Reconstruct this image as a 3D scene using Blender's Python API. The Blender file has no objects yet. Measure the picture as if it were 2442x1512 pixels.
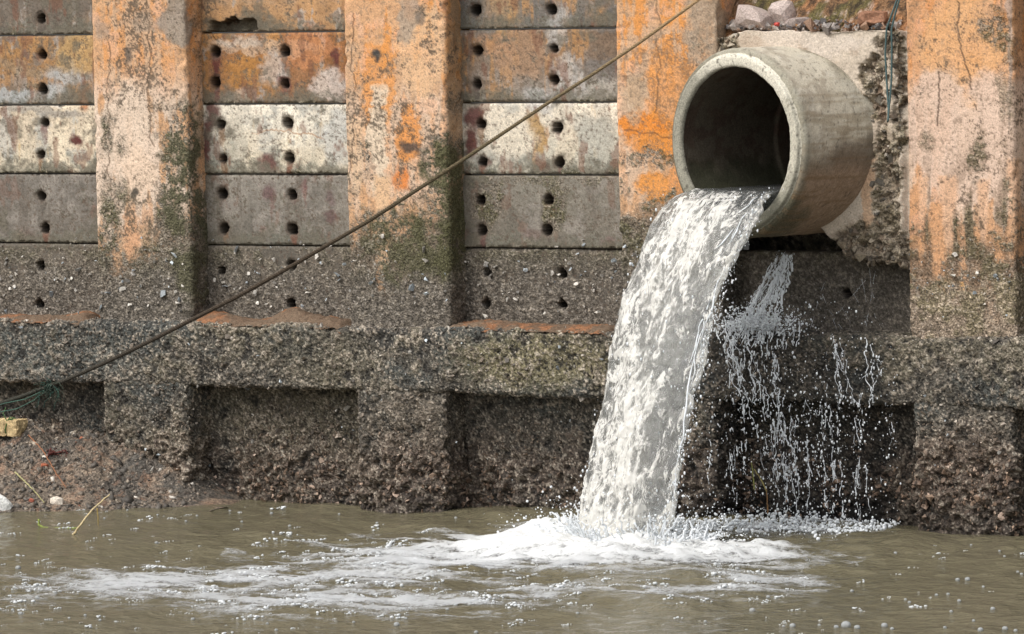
import bpy, math, random
import numpy as np
from mathutils import Matrix, Vector

# ------------------------------------------------------------------ camera
TH, D, PITCH, ROLL = math.radians(28), 31.2, math.radians(4.0), math.radians(-1.1)
TGT = np.array([0.0, 0.0, 1.225])
FPX = 382.0 * D                      # focal length in pixels of a 2442 px wide picture
_fw = np.array([-math.sin(TH)*math.cos(PITCH), math.cos(TH)*math.cos(PITCH), -math.sin(PITCH)])
CAM = TGT - _fw*D
_r = np.cross(_fw, [0, 0, 1]); _r /= np.linalg.norm(_r); _u = np.cross(_r, _fw)
R2 = _r*math.cos(ROLL) + _u*math.sin(ROLL); U2 = -_r*math.sin(ROLL) + _u*math.cos(ROLL)
scene = bpy.context.scene
col = scene.collection
cd = bpy.data.cameras.new('camera'); cam = bpy.data.objects.new('camera', cd); col.objects.link(cam)
cd.sensor_width = 36.0; cd.lens = FPX/2442*36; cd.clip_start = 0.5; cd.clip_end = 500
cam.matrix_world = Matrix([[R2[i], U2[i], -_fw[i], CAM[i]] for i in range(3)] + [[0, 0, 0, 1]])
scene.camera = cam

# ------------------------------------------------------------------ sky and sun (bright overcast)
SUN_EL, SUN_AZ = math.radians(52), math.atan2(-0.42, -0.75)
world = bpy.data.worlds.new('World'); scene.world = world; world.use_nodes = True
nt = world.node_tree; nt.nodes.clear()
sky = nt.nodes.new('ShaderNodeTexSky'); sky.sky_type = 'NISHITA'; sky.sun_disc = False
sky.sun_elevation = SUN_EL; sky.sun_rotation = SUN_AZ; sky.dust_density = 4.0; sky.ozone_density = 0.6
hs = nt.nodes.new('ShaderNodeHueSaturation'); hs.inputs['Saturation'].default_value = 0.3
bg = nt.nodes.new('ShaderNodeBackground'); bg.inputs['Strength'].default_value = 0.15
wo = nt.nodes.new('ShaderNodeOutputWorld')
nt.links.new(sky.outputs[0], hs.inputs['Color']); nt.links.new(hs.outputs[0], bg.inputs[0]); nt.links.new(bg.outputs[0], wo.inputs[0])
sd = bpy.data.lights.new('sun', 'SUN'); sd.energy = 1.0; sd.angle = math.radians(32); sd.color = (1, 0.97, 0.93)
sun = bpy.data.objects.new('sun', sd); col.objects.link(sun)
sdir = Vector((math.cos(SUN_EL)*math.sin(SUN_AZ), math.cos(SUN_EL)*math.cos(SUN_AZ), math.sin(SUN_EL)))
sun.rotation_euler = sdir.to_track_quat('Z', 'Y').to_euler()
scene.view_settings.view_transform = 'Standard'; scene.view_settings.look = 'None'
scene.view_settings.exposure = 0.62; scene.view_settings.gamma = 1.0
scene.view_settings.use_curve_mapping = False
scene.render.engine = 'CYCLES'
scene.cycles.max_bounces = 8; scene.cycles.transparent_max_bounces = 8

rng = np.random.default_rng(7)
random.seed(7)

# ------------------------------------------------------------------ measuring helpers
def proj(x, y, z):
    """place on the wall in picture units (2442 wide), used to lay out stains in wall coordinates"""
    q = np.stack(np.broadcast_arrays(x - CAM[0], y - CAM[1], z - CAM[2]), -1)
    d = q @ _fw
    return 1221 + FPX*(q @ R2)/d, 756 - FPX*(q @ U2)/d
def at(u, v, y=None, z=None):
    d = _fw + (u-1221)/FPX*R2 - (v-756)/FPX*U2
    t = (y-CAM[1])/d[1] if y is not None else (z-CAM[2])/d[2]
    return CAM + d*t
def xat(u, y, v=400): return at(u, v, y)[0]

# ------------------------------------------------------------------ noise
def _hash(ix, iy, iz, seed):
    h = (ix.astype(np.uint32)*np.uint32(374761393) + iy.astype(np.uint32)*np.uint32(668265263)
         + iz.astype(np.uint32)*np.uint32(2147483647 & 1274126177) + np.uint32((seed*2654435761) & 0xffffffff))
    h ^= h >> np.uint32(13); h *= np.uint32(1274126177); h ^= h >> np.uint32(16); h *= np.uint32(2246822519); h ^= h >> np.uint32(15)
    return h.astype(np.float32)*np.float32(1/4294967296.)
def vn(x, y, z, seed=0):
    x, y, z = np.broadcast_arrays(x, y, z)
    fx, fy, fz = np.floor(x), np.floor(y), np.floor(z)
    ix, iy, iz = fx.astype(np.int64), fy.astype(np.int64), fz.astype(np.int64)
    tx, ty, tz = (x-fx).astype(np.float32), (y-fy).astype(np.float32), (z-fz).astype(np.float32)
    tx = tx*tx*(3-2*tx); ty = ty*ty*(3-2*ty); tz = tz*tz*(3-2*tz)
    def c(a, b, d): return _hash(ix+a, iy+b, iz+d, seed)
    a0 = c(0,0,0)*(1-tx)+c(1,0,0)*tx; a1 = c(0,1,0)*(1-tx)+c(1,1,0)*tx
    b0 = c(0,0,1)*(1-tx)+c(1,0,1)*tx; b1 = c(0,1,1)*(1-tx)+c(1,1,1)*tx
    a = a0*(1-ty)+a1*ty; b = b0*(1-ty)+b1*ty
    return a*(1-tz)+b*tz
def v2(x, y, seed=0):
    x, y = np.broadcast_arrays(x, y)
    fx, fy = np.floor(x), np.floor(y)
    ix, iy = fx.astype(np.int64), fy.astype(np.int64); iz = np.zeros_like(ix)
    tx, ty = (x-fx).astype(np.float32), (y-fy).astype(np.float32)
    tx = tx*tx*(3-2*tx); ty = ty*ty*(3-2*ty)
    a = _hash(ix,iy,iz,seed)*(1-tx)+_hash(ix+1,iy,iz,seed)*tx
    b = _hash(ix,iy+1,iz,seed)*(1-tx)+_hash(ix+1,iy+1,iz,seed)*tx
    return a*(1-ty)+b*ty
def fb2(x, y, f, o=4, seed=0, g=0.55):
    s = 0.; a = 1.; t = 0.
    for i in range(o):
        s = s + a*v2(x*f*2.03**i + 17.3*i, y*f*2.03**i + 5.1*i, seed+i*13); t += a; a *= g
    return s/t
def fb3(x, y, z, f, o=3, seed=0, g=0.55):
    s = 0.; a = 1.; t = 0.
    for i in range(o):
        k = f*2.03**i
        s = s + a*vn(x*k+3.1*i, y*k, z*k, seed+i*13); t += a; a *= g
    return s/t
def sm(x, a, b):
    t = np.clip((x-a)/(b-a), 0, 1); return t*t*(3-2*t)
def bl(c, k, m):
    return c*(1-m[..., None]) + np.asarray(k, np.float32)*m[..., None]

# ------------------------------------------------------------------ mesh helpers
def tag(o, label=None, cat=None, group=None, kind=None):
    if label: o['label'] = label
    if cat: o['category'] = cat
    if group: o['group'] = group
    if kind: o['kind'] = kind
    return o
def mesh_np(name, V, F, C=None, smooth=True, extra=None):
    """V (n,3), F (m,k) same-size faces, C (n,4) point colours"""
    me = bpy.data.meshes.new(name)
    n, m, k = len(V), len(F), F.shape[1]
    me.vertices.add(n); me.vertices.foreach_set('co', np.ascontiguousarray(V, np.float32).ravel())
    me.loops.add(m*k); me.loops.foreach_set('vertex_index', np.ascontiguousarray(F, np.int32).ravel())
    me.polygons.add(m); me.polygons.foreach_set('loop_start', np.arange(0, m*k, k, dtype=np.int32))
    me.polygons.foreach_set('loop_total', np.full(m, k, np.int32))
    me.update(calc_edges=True)
    me.polygons.foreach_set('use_smooth', np.full(m, smooth, bool))
    if C is not None:
        a = me.color_attributes.new('Col', 'FLOAT_COLOR', 'POINT')
        a.data.foreach_set('color', np.ascontiguousarray(C, np.float32).ravel())
    if extra is not None:
        a = me.attributes.new('flow', 'FLOAT_VECTOR', 'POINT')
        a.data.foreach_set('vector', np.ascontiguousarray(extra, np.float32).ravel())
    return me
def link(name, me, mat, parent=None):
    o = bpy.data.objects.new(name, me); col.objects.link(o)
    if mat: me.materials.append(mat)
    if parent: o.parent = parent
    return o
def grid_faces(n, m, closed=False, mask=None):
    i = np.arange(n-1)[:, None]; j = np.arange(m if closed else m-1)[None, :]
    a = i*m+j; b = i*m+(j+1) % m; c = (i+1)*m+(j+1) % m; d = (i+1)*m+j
    F = np.stack([a+0*b, b, c, d], -1)
    if mask is not None: F = F[mask]
    return F.reshape(-1, 4)
def grid(name, P, C, mat, parent=None, mask=None, closed=False, flip=False, extra=None):
    n, m = P.shape[:2]
    F = grid_faces(n, m, closed, mask)
    if flip: F = F[:, ::-1]
    V = P.reshape(-1, 3); Cc = None if C is None else C.reshape(-1, C.shape[-1])
    if Cc is not None and Cc.shape[1] == 3: Cc = np.concatenate([Cc, np.ones((len(Cc), 1))], 1)
    E = None if extra is None else extra.reshape(-1, 3)
    if mask is not None:
        used = np.zeros(len(V), bool); used[F.ravel()] = True
        idx = np.cumsum(used)-1; F = idx[F]; V = V[used]
        if Cc is not None: Cc = Cc[used]
        if E is not None: E = E[used]
    return link(name, mesh_np(name, V, F, Cc, True, E), mat, parent)
def normals(P, flip=False):
    du = np.gradient(P, axis=0); dv = np.gradient(P, axis=1)
    n = np.cross(dv, du); n /= (np.linalg.norm(n, axis=-1, keepdims=True)+1e-9)
    return -n if flip else n
def resample(pts, step):
    pts = np.array(pts, float); L = np.r_[0, np.cumsum(np.linalg.norm(np.diff(pts, axis=0), axis=1))]
    n = max(2, int(L[-1]/step)+1); s = np.linspace(0, L[-1], n)
    return np.stack([np.interp(s, L, pts[:, k]) for k in range(pts.shape[1])], -1)
def tube(pts, rad, k=6):
    pts = np.array(pts, float); n = len(pts); rad = np.broadcast_to(np.array(rad, float), (n,))
    T = np.gradient(pts, axis=0); T /= (np.linalg.norm(T, axis=1, keepdims=True)+1e-9)
    ref = np.where(np.abs(T[:, 2:3]) > .9, np.array([[1., 0, 0]]), np.array([[0, 0, 1.]]))
    A = np.cross(T, ref); A /= np.linalg.norm(A, axis=1, keepdims=True); B = np.cross(T, A)
    an = np.linspace(0, 2*np.pi, k, endpoint=False)
    V = pts[:, None]+rad[:, None, None]*(np.cos(an)[None, :, None]*A[:, None]+np.sin(an)[None, :, None]*B[:, None])
    V = V.reshape(-1, 3)
    F = grid_faces(n, k, True)
    V = np.concatenate([V, pts[:1], pts[-1:]]); i0, i1 = len(V)-2, len(V)-1
    j = np.arange(k)
    F = np.concatenate([F, np.stack([(j+1) % k, j, np.full(k, i0), np.full(k, i0)], 1), np.stack([(n-1)*k+j, (n-1)*k+(j+1) % k, np.full(k, i1), np.full(k, i1)], 1)])
    return V, F
class Soup:
    """collects small pieces of one uncountable mass into one mesh"""
    def __init__(s): s.V = []; s.T = []; s.C = []; s.n = 0
    def add(s, V, F, c=(1, 1, 1, 1)):
        F = np.asarray(F)
        if F.shape[1] == 4:
            F = np.concatenate([F[:, [0, 1, 2]], F[:, [0, 2, 3]]]); F = F[(F[:, 0] != F[:, 1]) & (F[:, 1] != F[:, 2]) & (F[:, 0] != F[:, 2])]
        s.V.append(np.asarray(V)); s.T.append(F+s.n); s.n += len(V)
        s.C.append(np.broadcast_to(np.array(c, float), (len(V), 4)))
    def copies(s, V, F, pos, scale, rot=None, colr=None):
        """V (k,3) base, pos (N,3), scale (N,) or (N,3), rot (N,3,3), colr (N,4)"""
        N, k = len(pos), len(V)
        sc = np.asarray(scale); sc = sc[:, None] if sc.ndim == 1 else sc
        W = V[None]*(sc[:, None, :] if sc.shape[1] == 3 else sc[:, :, None])
        if rot is not None: W = np.einsum('nij,nkj->nki', rot, W)
        W = W+pos[:, None]
        s.V.append(W.reshape(-1, 3)); s.T.append((F[None]+(np.arange(N)*k)[:, None, None]).reshape(-1, 3)+s.n); s.n += N*k
        c = np.ones((N, 4)) if colr is None else colr
        s.C.append(np.repeat(c, k, axis=0))
    def build(s, name, mat, parent=None, smooth=True):
        return link(name, mesh_np(name, np.concatenate(s.V), np.concatenate(s.T), np.concatenate(s.C), smooth), mat, parent)
def ico():
    t = (1+5**.5)/2
    V = np.array([[-1,t,0],[1,t,0],[-1,-t,0],[1,-t,0],[0,-1,t],[0,1,t],[0,-1,-t],[0,1,-t],[t,0,-1],[t,0,1],[-t,0,-1],[-t,0,1]], float)
    V /= np.linalg.norm(V[0])
    F = np.array([[0,11,5],[0,5,1],[0,1,7],[0,7,10],[0,10,11],[1,5,9],[5,11,4],[11,10,2],[10,7,6],[7,1,8],[3,9,4],[3,4,2],[3,2,6],[3,6,8],[3,8,9],[4,9,5],[2,4,11],[6,2,10],[8,6,7],[9,8,1]])
    return V, F
def ico2():
    V, F = ico(); V = list(map(tuple, V)); mid = {}; out = []
    def m(a, b):
        k = (min(a, b), max(a, b))
        if k not in mid:
            p = np.array(V[a])+np.array(V[b]); p /= np.linalg.norm(p); V.append(tuple(p)); mid[k] = len(V)-1
        return mid[k]
    for a, b, c in F:
        d, e, f = m(a, b), m(b, c), m(c, a); out += [[a, d, f], [d, b, e], [f, e, c], [d, e, f]]
    return np.array(V), np.array(out)
ICO, ICO2 = ico(), ico2()
SHARD = (np.array([[1,.2,-.6],[-.7,1,-.5],[-.5,-.9,-.6],[.2,.1,1.],[.9,-.7,.3],[-.8,.2,.5]]), np.array([[0,1,3],[1,5,3],[5,2,3],[2,4,3],[4,0,3],[0,2,1],[0,4,2],[1,2,5]]))
def rand_rot(n):
    q = rng.normal(size=(n, 4)); q /= np.linalg.norm(q, axis=1, keepdims=True); w, x, y, z = q.T
    return np.stack([1-2*(y*y+z*z), 2*(x*y-z*w), 2*(x*z+y*w), 2*(x*y+z*w), 1-2*(x*x+z*z), 2*(y*z-x*w), 2*(x*z-y*w), 2*(y*z+x*w), 1-2*(x*x+y*y)], 1).reshape(n, 3, 3)

# ------------------------------------------------------------------ materials
def nodes(name):
    m = bpy.data.materials.new(name); m.use_nodes = True
    t = m.node_tree; b = t.nodes['Principled BSDF']
    return m, t, b, t.links.new
def N(t, typ, **kw):
    n = t.nodes.new(typ)
    for k, v in kw.items():
        if k in n.inputs: n.inputs[k].default_value = v
        else: setattr(n, k, v)
    return n
def concrete_mat(name, rough=0.9, speck=0.5, bump=0.5, scale=1.0, spec=0.25):
    """painted weathering from Col; fine grain and pits; Col.alpha is how overgrown the surface is"""
    m, t, b, L = nodes(name)
    at_ = N(t, 'ShaderNodeAttribute', attribute_name='Col'); tc = N(t, 'ShaderNodeTexCoord')
    n1 = N(t, 'ShaderNodeTexNoise', Scale=95*scale, Detail=3.0, Roughness=0.7)
    n2 = N(t, 'ShaderNodeTexNoise', Scale=230*scale, Detail=2.0)
    vo = N(t, 'ShaderNodeTexVoronoi', Scale=70*scale, Randomness=1.0)
    for n in (n1, n2, vo): L(tc.outputs['Object'], n.inputs['Vector'])
    # grain multiplier: stays mild on clean concrete, strong on growth
    r1 = N(t, 'ShaderNodeMapRange'); r1.inputs[1].default_value = .3; r1.inputs[2].default_value = .7; r1.inputs[3].default_value = 1-speck; r1.inputs[4].default_value = 1+speck
    L(n1.outputs['Fac'], r1.inputs[0])
    r2 = N(t, 'ShaderNodeMapRange'); r2.inputs[1].default_value = .3; r2.inputs[2].default_value = .7; r2.inputs[3].default_value = .2; r2.inputs[4].default_value = 1.9
    L(n1.outputs['Fac'], r2.inputs[0])
    mx = N(t, 'ShaderNodeMix'); mx.data_type = 'FLOAT'; L(at_.outputs['Alpha'], mx.inputs[0]); L(r1.outputs[0], mx.inputs[2]); L(r2.outputs[0], mx.inputs[3])
    sc = N(t, 'ShaderNodeVectorMath', operation='SCALE'); L(at_.outputs['Color'], sc.inputs[0]); L(mx.outputs[0], sc.inputs['Scale'])
    # dark pits
    n3 = N(t, 'ShaderNodeTexNoise', Scale=60*scale, Detail=4.0, Roughness=.75); L(tc.outputs['Object'], n3.inputs['Vector'])
    pr = N(t, 'ShaderNodeMapRange'); pr.inputs[1].default_value = .30; pr.inputs[2].default_value = .37; pr.inputs[3].default_value = .35; pr.inputs[4].default_value = 1.0
    L(n3.outputs['Fac'], pr.inputs[0])
    s2 = N(t, 'ShaderNodeVectorMath', operation='SCALE'); L(sc.outputs[0], s2.inputs[0]); L(pr.outputs[0], s2.inputs['Scale'])
    L(s2.outputs[0], b.inputs['Base Color'])
    b.inputs['Roughness'].default_value = rough; b.inputs['Specular IOR Level'].default_value = spec
    ad = N(t, 'ShaderNodeMath', operation='ADD'); L(n1.outputs['Fac'], ad.inputs[0]); L(n3.outputs['Fac'], ad.inputs[1])
    a2 = N(t, 'ShaderNodeMath', operation='MULTIPLY_ADD'); L(vo.outputs['Distance'], a2.inputs[0]); L(at_.outputs['Alpha'], a2.inputs[1]); L(ad.outputs[0], a2.inputs[2])
    bs = N(t, 'ShaderNodeMath', operation='MULTIPLY_ADD'); L(at_.outputs['Alpha'], bs.inputs[0]); bs.inputs[1].default_value = 0.5; bs.inputs[2].default_value = bump*.5
    bp = N(t, 'ShaderNodeBump', Distance=0.012); L(bs.outputs[0], bp.inputs['Strength']); L(a2.outputs[0], bp.inputs['Height']); L(bp.outputs[0], b.inputs['Normal'])
    return m
def col_mat(name, rough=0.6, spec=0.4, bump=0.0, bscale=80, var=0.0):
    m, t, b, L = nodes(name)
    at_ = N(t, 'ShaderNodeAttribute', attribute_name='Col')
    tc = N(t, 'ShaderNodeTexCoord'); n = N(t, 'ShaderNodeTexNoise', Scale=bscale, Detail=3.0); L(tc.outputs['Object'], n.inputs['Vector'])
    r = N(t, 'ShaderNodeMapRange'); r.inputs[1].default_value = .3; r.inputs[2].default_value = .7; r.inputs[3].default_value = 1-var; r.inputs[4].default_value = 1+var
    L(n.outputs['Fac'], r.inputs[0])
    s = N(t, 'ShaderNodeVectorMath', operation='SCALE'); L(at_.outputs['Color'], s.inputs[0]); L(r.outputs[0], s.inputs['Scale']); L(s.outputs[0], b.inputs['Base Color'])
    b.inputs['Roughness'].default_value = rough; b.inputs['Specular IOR Level'].default_value = spec
    if bump:
        bp = N(t, 'ShaderNodeBump', Strength=bump, Distance=.006); L(n.outputs['Fac'], bp.inputs['Height']); L(bp.outputs[0], b.inputs['Normal'])
    return m
def plain(name, c, rough=0.7, spec=0.3, scale=60, var=0.25, bump=0.4):
    m, t, b, L = nodes(name)
    tc = N(t, 'ShaderNodeTexCoord'); n = N(t, 'ShaderNodeTexNoise', Scale=scale, Detail=4.0); L(tc.outputs['Object'], n.inputs['Vector'])
    cr = N(t, 'ShaderNodeMix'); cr.data_type = 'RGBA'; L(n.outputs['Fac'], cr.inputs[0])
    cr.inputs[6].default_value = (*[x*(1-var) for x in c], 1); cr.inputs[7].default_value = (*[min(1, x*(1+var)) for x in c], 1)
    L(cr.outputs[2], b.inputs['Base Color']); b.inputs['Roughness'].default_value = rough; b.inputs['Specular IOR Level'].default_value = spec
    bp = N(t, 'ShaderNodeBump', Strength=bump, Distance=.01); L(n.outputs['Fac'], bp.inputs['Height']); L(bp.outputs[0], b.inputs['Normal'])
    return m
M_WALL = concrete_mat('weathered_concrete', speck=.28, bump=.5)
M_CRUST = concrete_mat('barnacle_crust', rough=.75, speck=.5, bump=1.0, scale=.8, spec=.35)
M_SHELL = col_mat('shell', .6, .4, .5, 120, .35)
M_PIPE = concrete_mat('pipe_concrete', speck=.18, bump=.35)
M_SOIL = concrete_mat('soil', rough=.95, speck=.4, bump=.9)

# ------------------------------------------------------------------ weathering of the wall
PIL = [(-415, -125), (225, 490), (825, 1105), (1473, 1750), (2163, 2452)]      # pillars (left, right edge incl. right flank)
Y_PAN, Y_BEAM = 0.20, -0.10
ZJ = [1.153, 1.643, 2.103, 2.556, 3.016, 3.473, 3.93, 4.39]                  # plank joints
OLIVE, GREYB, DARK, CREAM, PEACH, ORANGE = (.105,.094,.050), (.165,.135,.10), (.135,.116,.094), (.66,.53,.39), (.56,.325,.175), (.62,.265,.075)
MAROON, BLUE, TAN = (.11,.035,.03), (.40,.41,.40), (.40,.27,.16)
class Px:
    """wall coordinates with broken-up (warped) edges"""
    def __init__(s, P, seed):
        s.x, s.y, s.z = P[..., 0], P[..., 1], P[..., 2]
        s.u, s.v = proj(s.x, s.y, s.z)
        X = s.x+s.y*.7; s.X = X
        w1, w2 = fb2(X, s.z, 6, 4, seed+1), fb2(X, s.z, 6, 4, seed+2)
        h1, h2 = fb2(X, s.z, 30, 3, seed+3), fb2(X, s.z, 30, 3, seed+4)
        s.wu = s.u+(w1-.5)*60+(h1-.5)*26; s.wv = s.v+(w2-.5)*90+(h2-.5)*32
        s.fine = fb2(X, s.z, 55, 3, seed+5, .75)
        s.streak = fb2(X, s.z*.12, 22, 3, seed+6)
        s.lo = fb2(X, s.z, 2.2, 4, seed+7)
        s.mid = fb2(X, s.z, 9, 4, seed+8, .65)
        s.seed = seed
    def ell(s, u, v, ru, rv, soft=.35):
        q = min(1., .30+.70*(ru*rv)**.5/60); soft = soft if ru*rv > 900 else max(soft, .8)
        d = np.sqrt(((s.u+(s.wu-s.u)*q-u)/ru)**2+((s.v+(s.wv-s.v)*q-v)/rv)**2); return sm(1-d, -soft/2, soft/2)
    def drip(s, u, v0, v1, w, soft=.5):
        """a run that starts at v0 and peters out at v1"""
        k = np.clip((s.v-v0)/(v1-v0), 0, 1); ww = w*(1.15-.75*k)
        d = np.abs(s.u+(s.mid-.5)*14+(s.fine-.5)*8-u)/ww
        return sm(1-d, -.1, soft)*sm(s.v+(s.fine-.5)*24, v0-6, v0+8)*(1-sm(s.v+(s.fine-.5)*50, v1-30, v1+10))
    def line(s, pts, w):
        """thin crack along (u,v) points"""
        pts = np.array(pts, float); o = np.argsort(pts[:, 1]); pts = pts[o]
        uu = np.interp(s.v, pts[:, 1], pts[:, 0])+(fb2(s.X*0+3, s.z, 14, 4, s.seed+9)-.5)*26
        return (1-sm(np.abs(s.u-uu), w*.5, w*1.5))*(s.v > pts[0, 1])*(s.v < pts[-1, 1])
    def hline(s, pts, w):
        pts = np.array(pts, float)
        vv = np.interp(s.u, pts[:, 0], pts[:, 1])+(fb2(s.X, s.z*0+3, 14, 4, s.seed+10)-.5)*26
        return (1-sm(np.abs(s.v-vv), w*.5, w*1.5))*(s.u > pts[0, 0])*(s.u < pts[-1, 0])
def overgrow(c, p, g, dark):
    """algae and barnacle film: g its cover, dark how deep in the tidal zone"""
    f = p.fine
    k = bl(np.broadcast_to(np.float32(GREYB), c.shape).copy(), OLIVE, sm(p.mid, .42, .58))
    k = bl(k, DARK, np.clip(dark, 0, 1))
    f2 = fb2(p.X, p.z, 75, 2, p.seed+15, .8)
    k = bl(k, (.36,.31,.24), sm(f, .56, .72)*.5)
    k = bl(k, (.40,.36,.31), sm(f2, .64, .80)*(.35+.25*np.clip(dark, 0, 1)))
    k = bl(k, (.022,.020,.015), np.maximum(sm(f, .45, .30), sm(f2, .38, .26))*.6)
    return bl(c, k, g)
LIVE_V = [(-900, 480), (0, 470), (245, 470), (330, 490), (400, 400), (480, 380), (640, 500), (830, 440), (960, 490), (1105, 380), (1400, 470), (1490, 440), (1560, 455), (1700, 440), (2165, 560), (2300, 560), (2442, 520), (3200, 520)]
def tide(p, shift=0.):
    v0 = np.interp(p.u, [a for a, _ in LIVE_V], [b for _, b in LIVE_V])
    return (p.v+shift-v0)/150.+(p.lo-.5)*1.8+(p.mid-.5)*2.4+(p.fine-.5)*2.6

def paint_pillar(P, k):
    p = Px(P, 100+k*31)
    ul, ur = PIL[k]; s = (p.u-ul)/(ur-ul)
    c = np.broadcast_to(np.float32(PEACH), P.shape).copy()
    c = bl(c, (.52,.34,.215), sm(p.lo, .45, .6)*.8)
    c = bl(c, ORANGE, sm(p.streak*.6+p.mid*.5+p.lo*.3, .70, .80)*sm(p.v, 560, 380)*(.95 if k in (2, 3) else .6))
    c = bl(c, (.66,.40,.27), sm(p.mid, .55, .68)*.5)
    # bleached bloom, running down in streaks
    cm = sm(p.v, 130, 280)*sm(p.streak*.7+p.lo*.5+p.mid*.35-.33*sm(p.v, 420, 620), .62, .74)
    c = bl(c, (.65,.52,.41), cm*(.92 if k in (1, 4) else .45))
    g = sm(tide(p), .1, .75)
    if k == 1:
        c = bl(c, (.66,.52,.40), p.ell(305, 300, 50, 110)*.9); c = bl(c, (.66,.50,.37), p.ell(330, 420, 38, 70)*.9)
        c = bl(c, (.65,.47,.33), p.ell(470, 350, 12, 120)*.8)
        c = bl(c, (.62,.34,.19), p.ell(315, 560, 14, 60)*.9)
        c = bl(c, (.27,.24,.20), p.ell(420, 40, 48, 60)*.85); c = bl(c, (.30,.26,.21), p.ell(345, 55, 26, 40)*.5); c = bl(c, (.27,.24,.2), p.ell(245, 60, 20, 30)*.6)
        ga = np.maximum(p.ell(430, 420, 55, 190), p.ell(440, 590, 70, 90)); ga = np.maximum(ga, p.ell(292, 345, 13, 22)*.9); ga = np.maximum(ga, p.ell(258, 320, 12, 42)); ga = np.maximum(ga, p.ell(270, 480, 34, 80)*.8)
        g = np.maximum(g*(1-.85*p.ell(330, 480, 42, 130)), ga*sm(p.fine+p.mid*.5, .55, .75))
        g = np.maximum(g, sm(s+(p.mid-.5)*.5, .9, 1.)*.55)
        for q in ([(262,100),(258,250),(263,470)], [(352,0),(358,120),(356,260),(360,350)]): c = bl(c, (.10,.06,.035), p.line(q, 1.6)*.75)
        c = bl(c, (.11,.09,.075), p.ell(304, 135, 10, 18)*.9); c = bl(c, (.09,.075,.06), p.ell(318, 462, 9, 11)); c = bl(c, (.3,.2,.13), p.drip(304, 140, 190, 5)*.7)
    if k == 2:
        c = bl(c, ORANGE, p.ell(905, 200, 36, 110)*.8); c = bl(c, (.60,.21,.06), p.ell(955, 435, 20, 32)); c = bl(c, (.63,.25,.06), p.ell(975, 330, 26, 70)*.85)
        c = bl(c, (.66,.42,.24), p.ell(1010, 120, 60, 110)*.7)
        c = bl(c, CREAM, p.ell(905, 330, 22, 130)*.95); c = bl(c, (.64,.42,.25), p.drip(910, 420, 680, 22)*.95); c = bl(c, (.62,.44,.28), p.drip(850, 280, 470, 24)*.6)
        c = bl(c, (.30,.26,.21), p.ell(972, 35, 24, 60)*.7); c = bl(c, (.20,.18,.15), p.ell(1086, 50, 12, 80)*.6); c = bl(c, (.1,.09,.08), p.ell(1000, 32, 12, 20)*.7)
        c = bl(c, (.055,.05,.045), p.ell(897, 130, 11, 14)); c = bl(c, (.06,.05,.045), p.ell(980, 352, 24, 16)*.9)
        ga = np.maximum(p.ell(1060, 370, 60, 62), p.ell(1070, 480, 55, 110)); ga = np.maximum(ga, p.ell(930, 600, 130, 90)); ga = np.maximum(ga, p.ell(1090, 250, 26, 30)*.7)
        g = np.maximum(g*(1-.95*p.drip(908, 380, 690, 30))*(1-.7*p.ell(980, 440, 40, 60)), ga*sm(p.fine+p.mid*.5, .52, .72))
        g = np.maximum(g, p.ell(875, 370, 13, 50)*sm(p.fine, .45, .6))
        for q in ([(838,30),(842,180),(846,262)], [(848,262),(838,420)]): c = bl(c, (.10,.06,.035), p.line(q, 1.6)*.75)
        c = bl(c, (.25,.16,.07), sm(p.u, 1062, 1072)*.55)
    if k == 3:
        c = bl(c, ORANGE, p.ell(1600, 200, 60, 90)*.7); c = bl(c, (.68,.26,.05), p.ell(1590, 320, 95, 52)*.95); c = bl(c, (.68,.24,.045), p.ell(1535, 300, 60, 26)); c = bl(c, (.66,.27,.06), p.ell(1570, 440, 60, 30)*.9)
        c = bl(c, (.62,.28,.10), p.ell(1615, 420, 20, 70)*.9)
        c = bl(c, (.33,.26,.19), p.ell(1690, 70, 55, 90)*.8); c = bl(c, (.40,.30,.2), p.ell(1520, 240, 30, 60)*.6)
        g = np.maximum(g, p.ell(1540, 375, 80, 24)*sm(p.fine+p.mid*.4, .58, .74)*.9); g = np.maximum(g, p.ell(1680, 100, 60, 90)*sm(p.fine, .55, .7)*.6)
        c = bl(c, (.10,.06,.035), p.line([(1568,0),(1572,200),(1566,270)], 1.6)*.7); c = bl(c, (.10,.05,.03), p.hline([(1488,310),(1540,318),(1612,326)], 2)*.6)
    if k == 4:
        c = bl(c, (.62,.37,.18), p.ell(2290, 110, 90, 130)*.7)
        c = bl(c, (.59,.465,.375), np.maximum.reduce([p.ell(2230, 300, 70, 130), p.ell(2390, 320, 90, 150), p.ell(2310, 420, 100, 70)])*.85); c = bl(c, (.33,.25,.19), sm(p.streak*.8+p.mid*.4, .66, .76)*sm(p.v, 240, 480)*.75)
        for q in ((2262,420,600,26), (2345,430,580,18), (2200,420,540,14), (2420,380,520,20)): c = bl(c, (.62,.41,.27), p.drip(*q)*.9)
        c = bl(c, (.55,.33,.10), p.ell(2260, 690, 60, 26)*.7)
        g = g*(1-.8*np.maximum(p.drip(2262, 380, 610, 30), p.drip(2345, 400, 590, 24)))
        ga = np.maximum(p.ell(2330, 380, 22, 60), p.ell(2325, 640, 45, 60)); ga = np.maximum(ga, p.ell(2370, 60, 40, 50)); ga = np.maximum(ga, p.ell(2215, 330, 20, 30)*.8); ga = np.maximum(ga, p.ell(2400, 150, 20, 150)*.7)
        g = np.maximum(g, ga*sm(p.fine+p.mid*.4, .55, .75)*.9)
        c = bl(c, (.40,.33,.28), p.drip(2408, -60, 320, 8)*.8)
        for q in ([(2282,0),(2290,90),(2312,215)], [(2232,170),(2240,300)]): c = bl(c, (.07,.045,.03), p.line(q, 2)*.85)
    blot = fb2(p.X, p.z, 13, 5, p.seed+16, .8)
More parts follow.
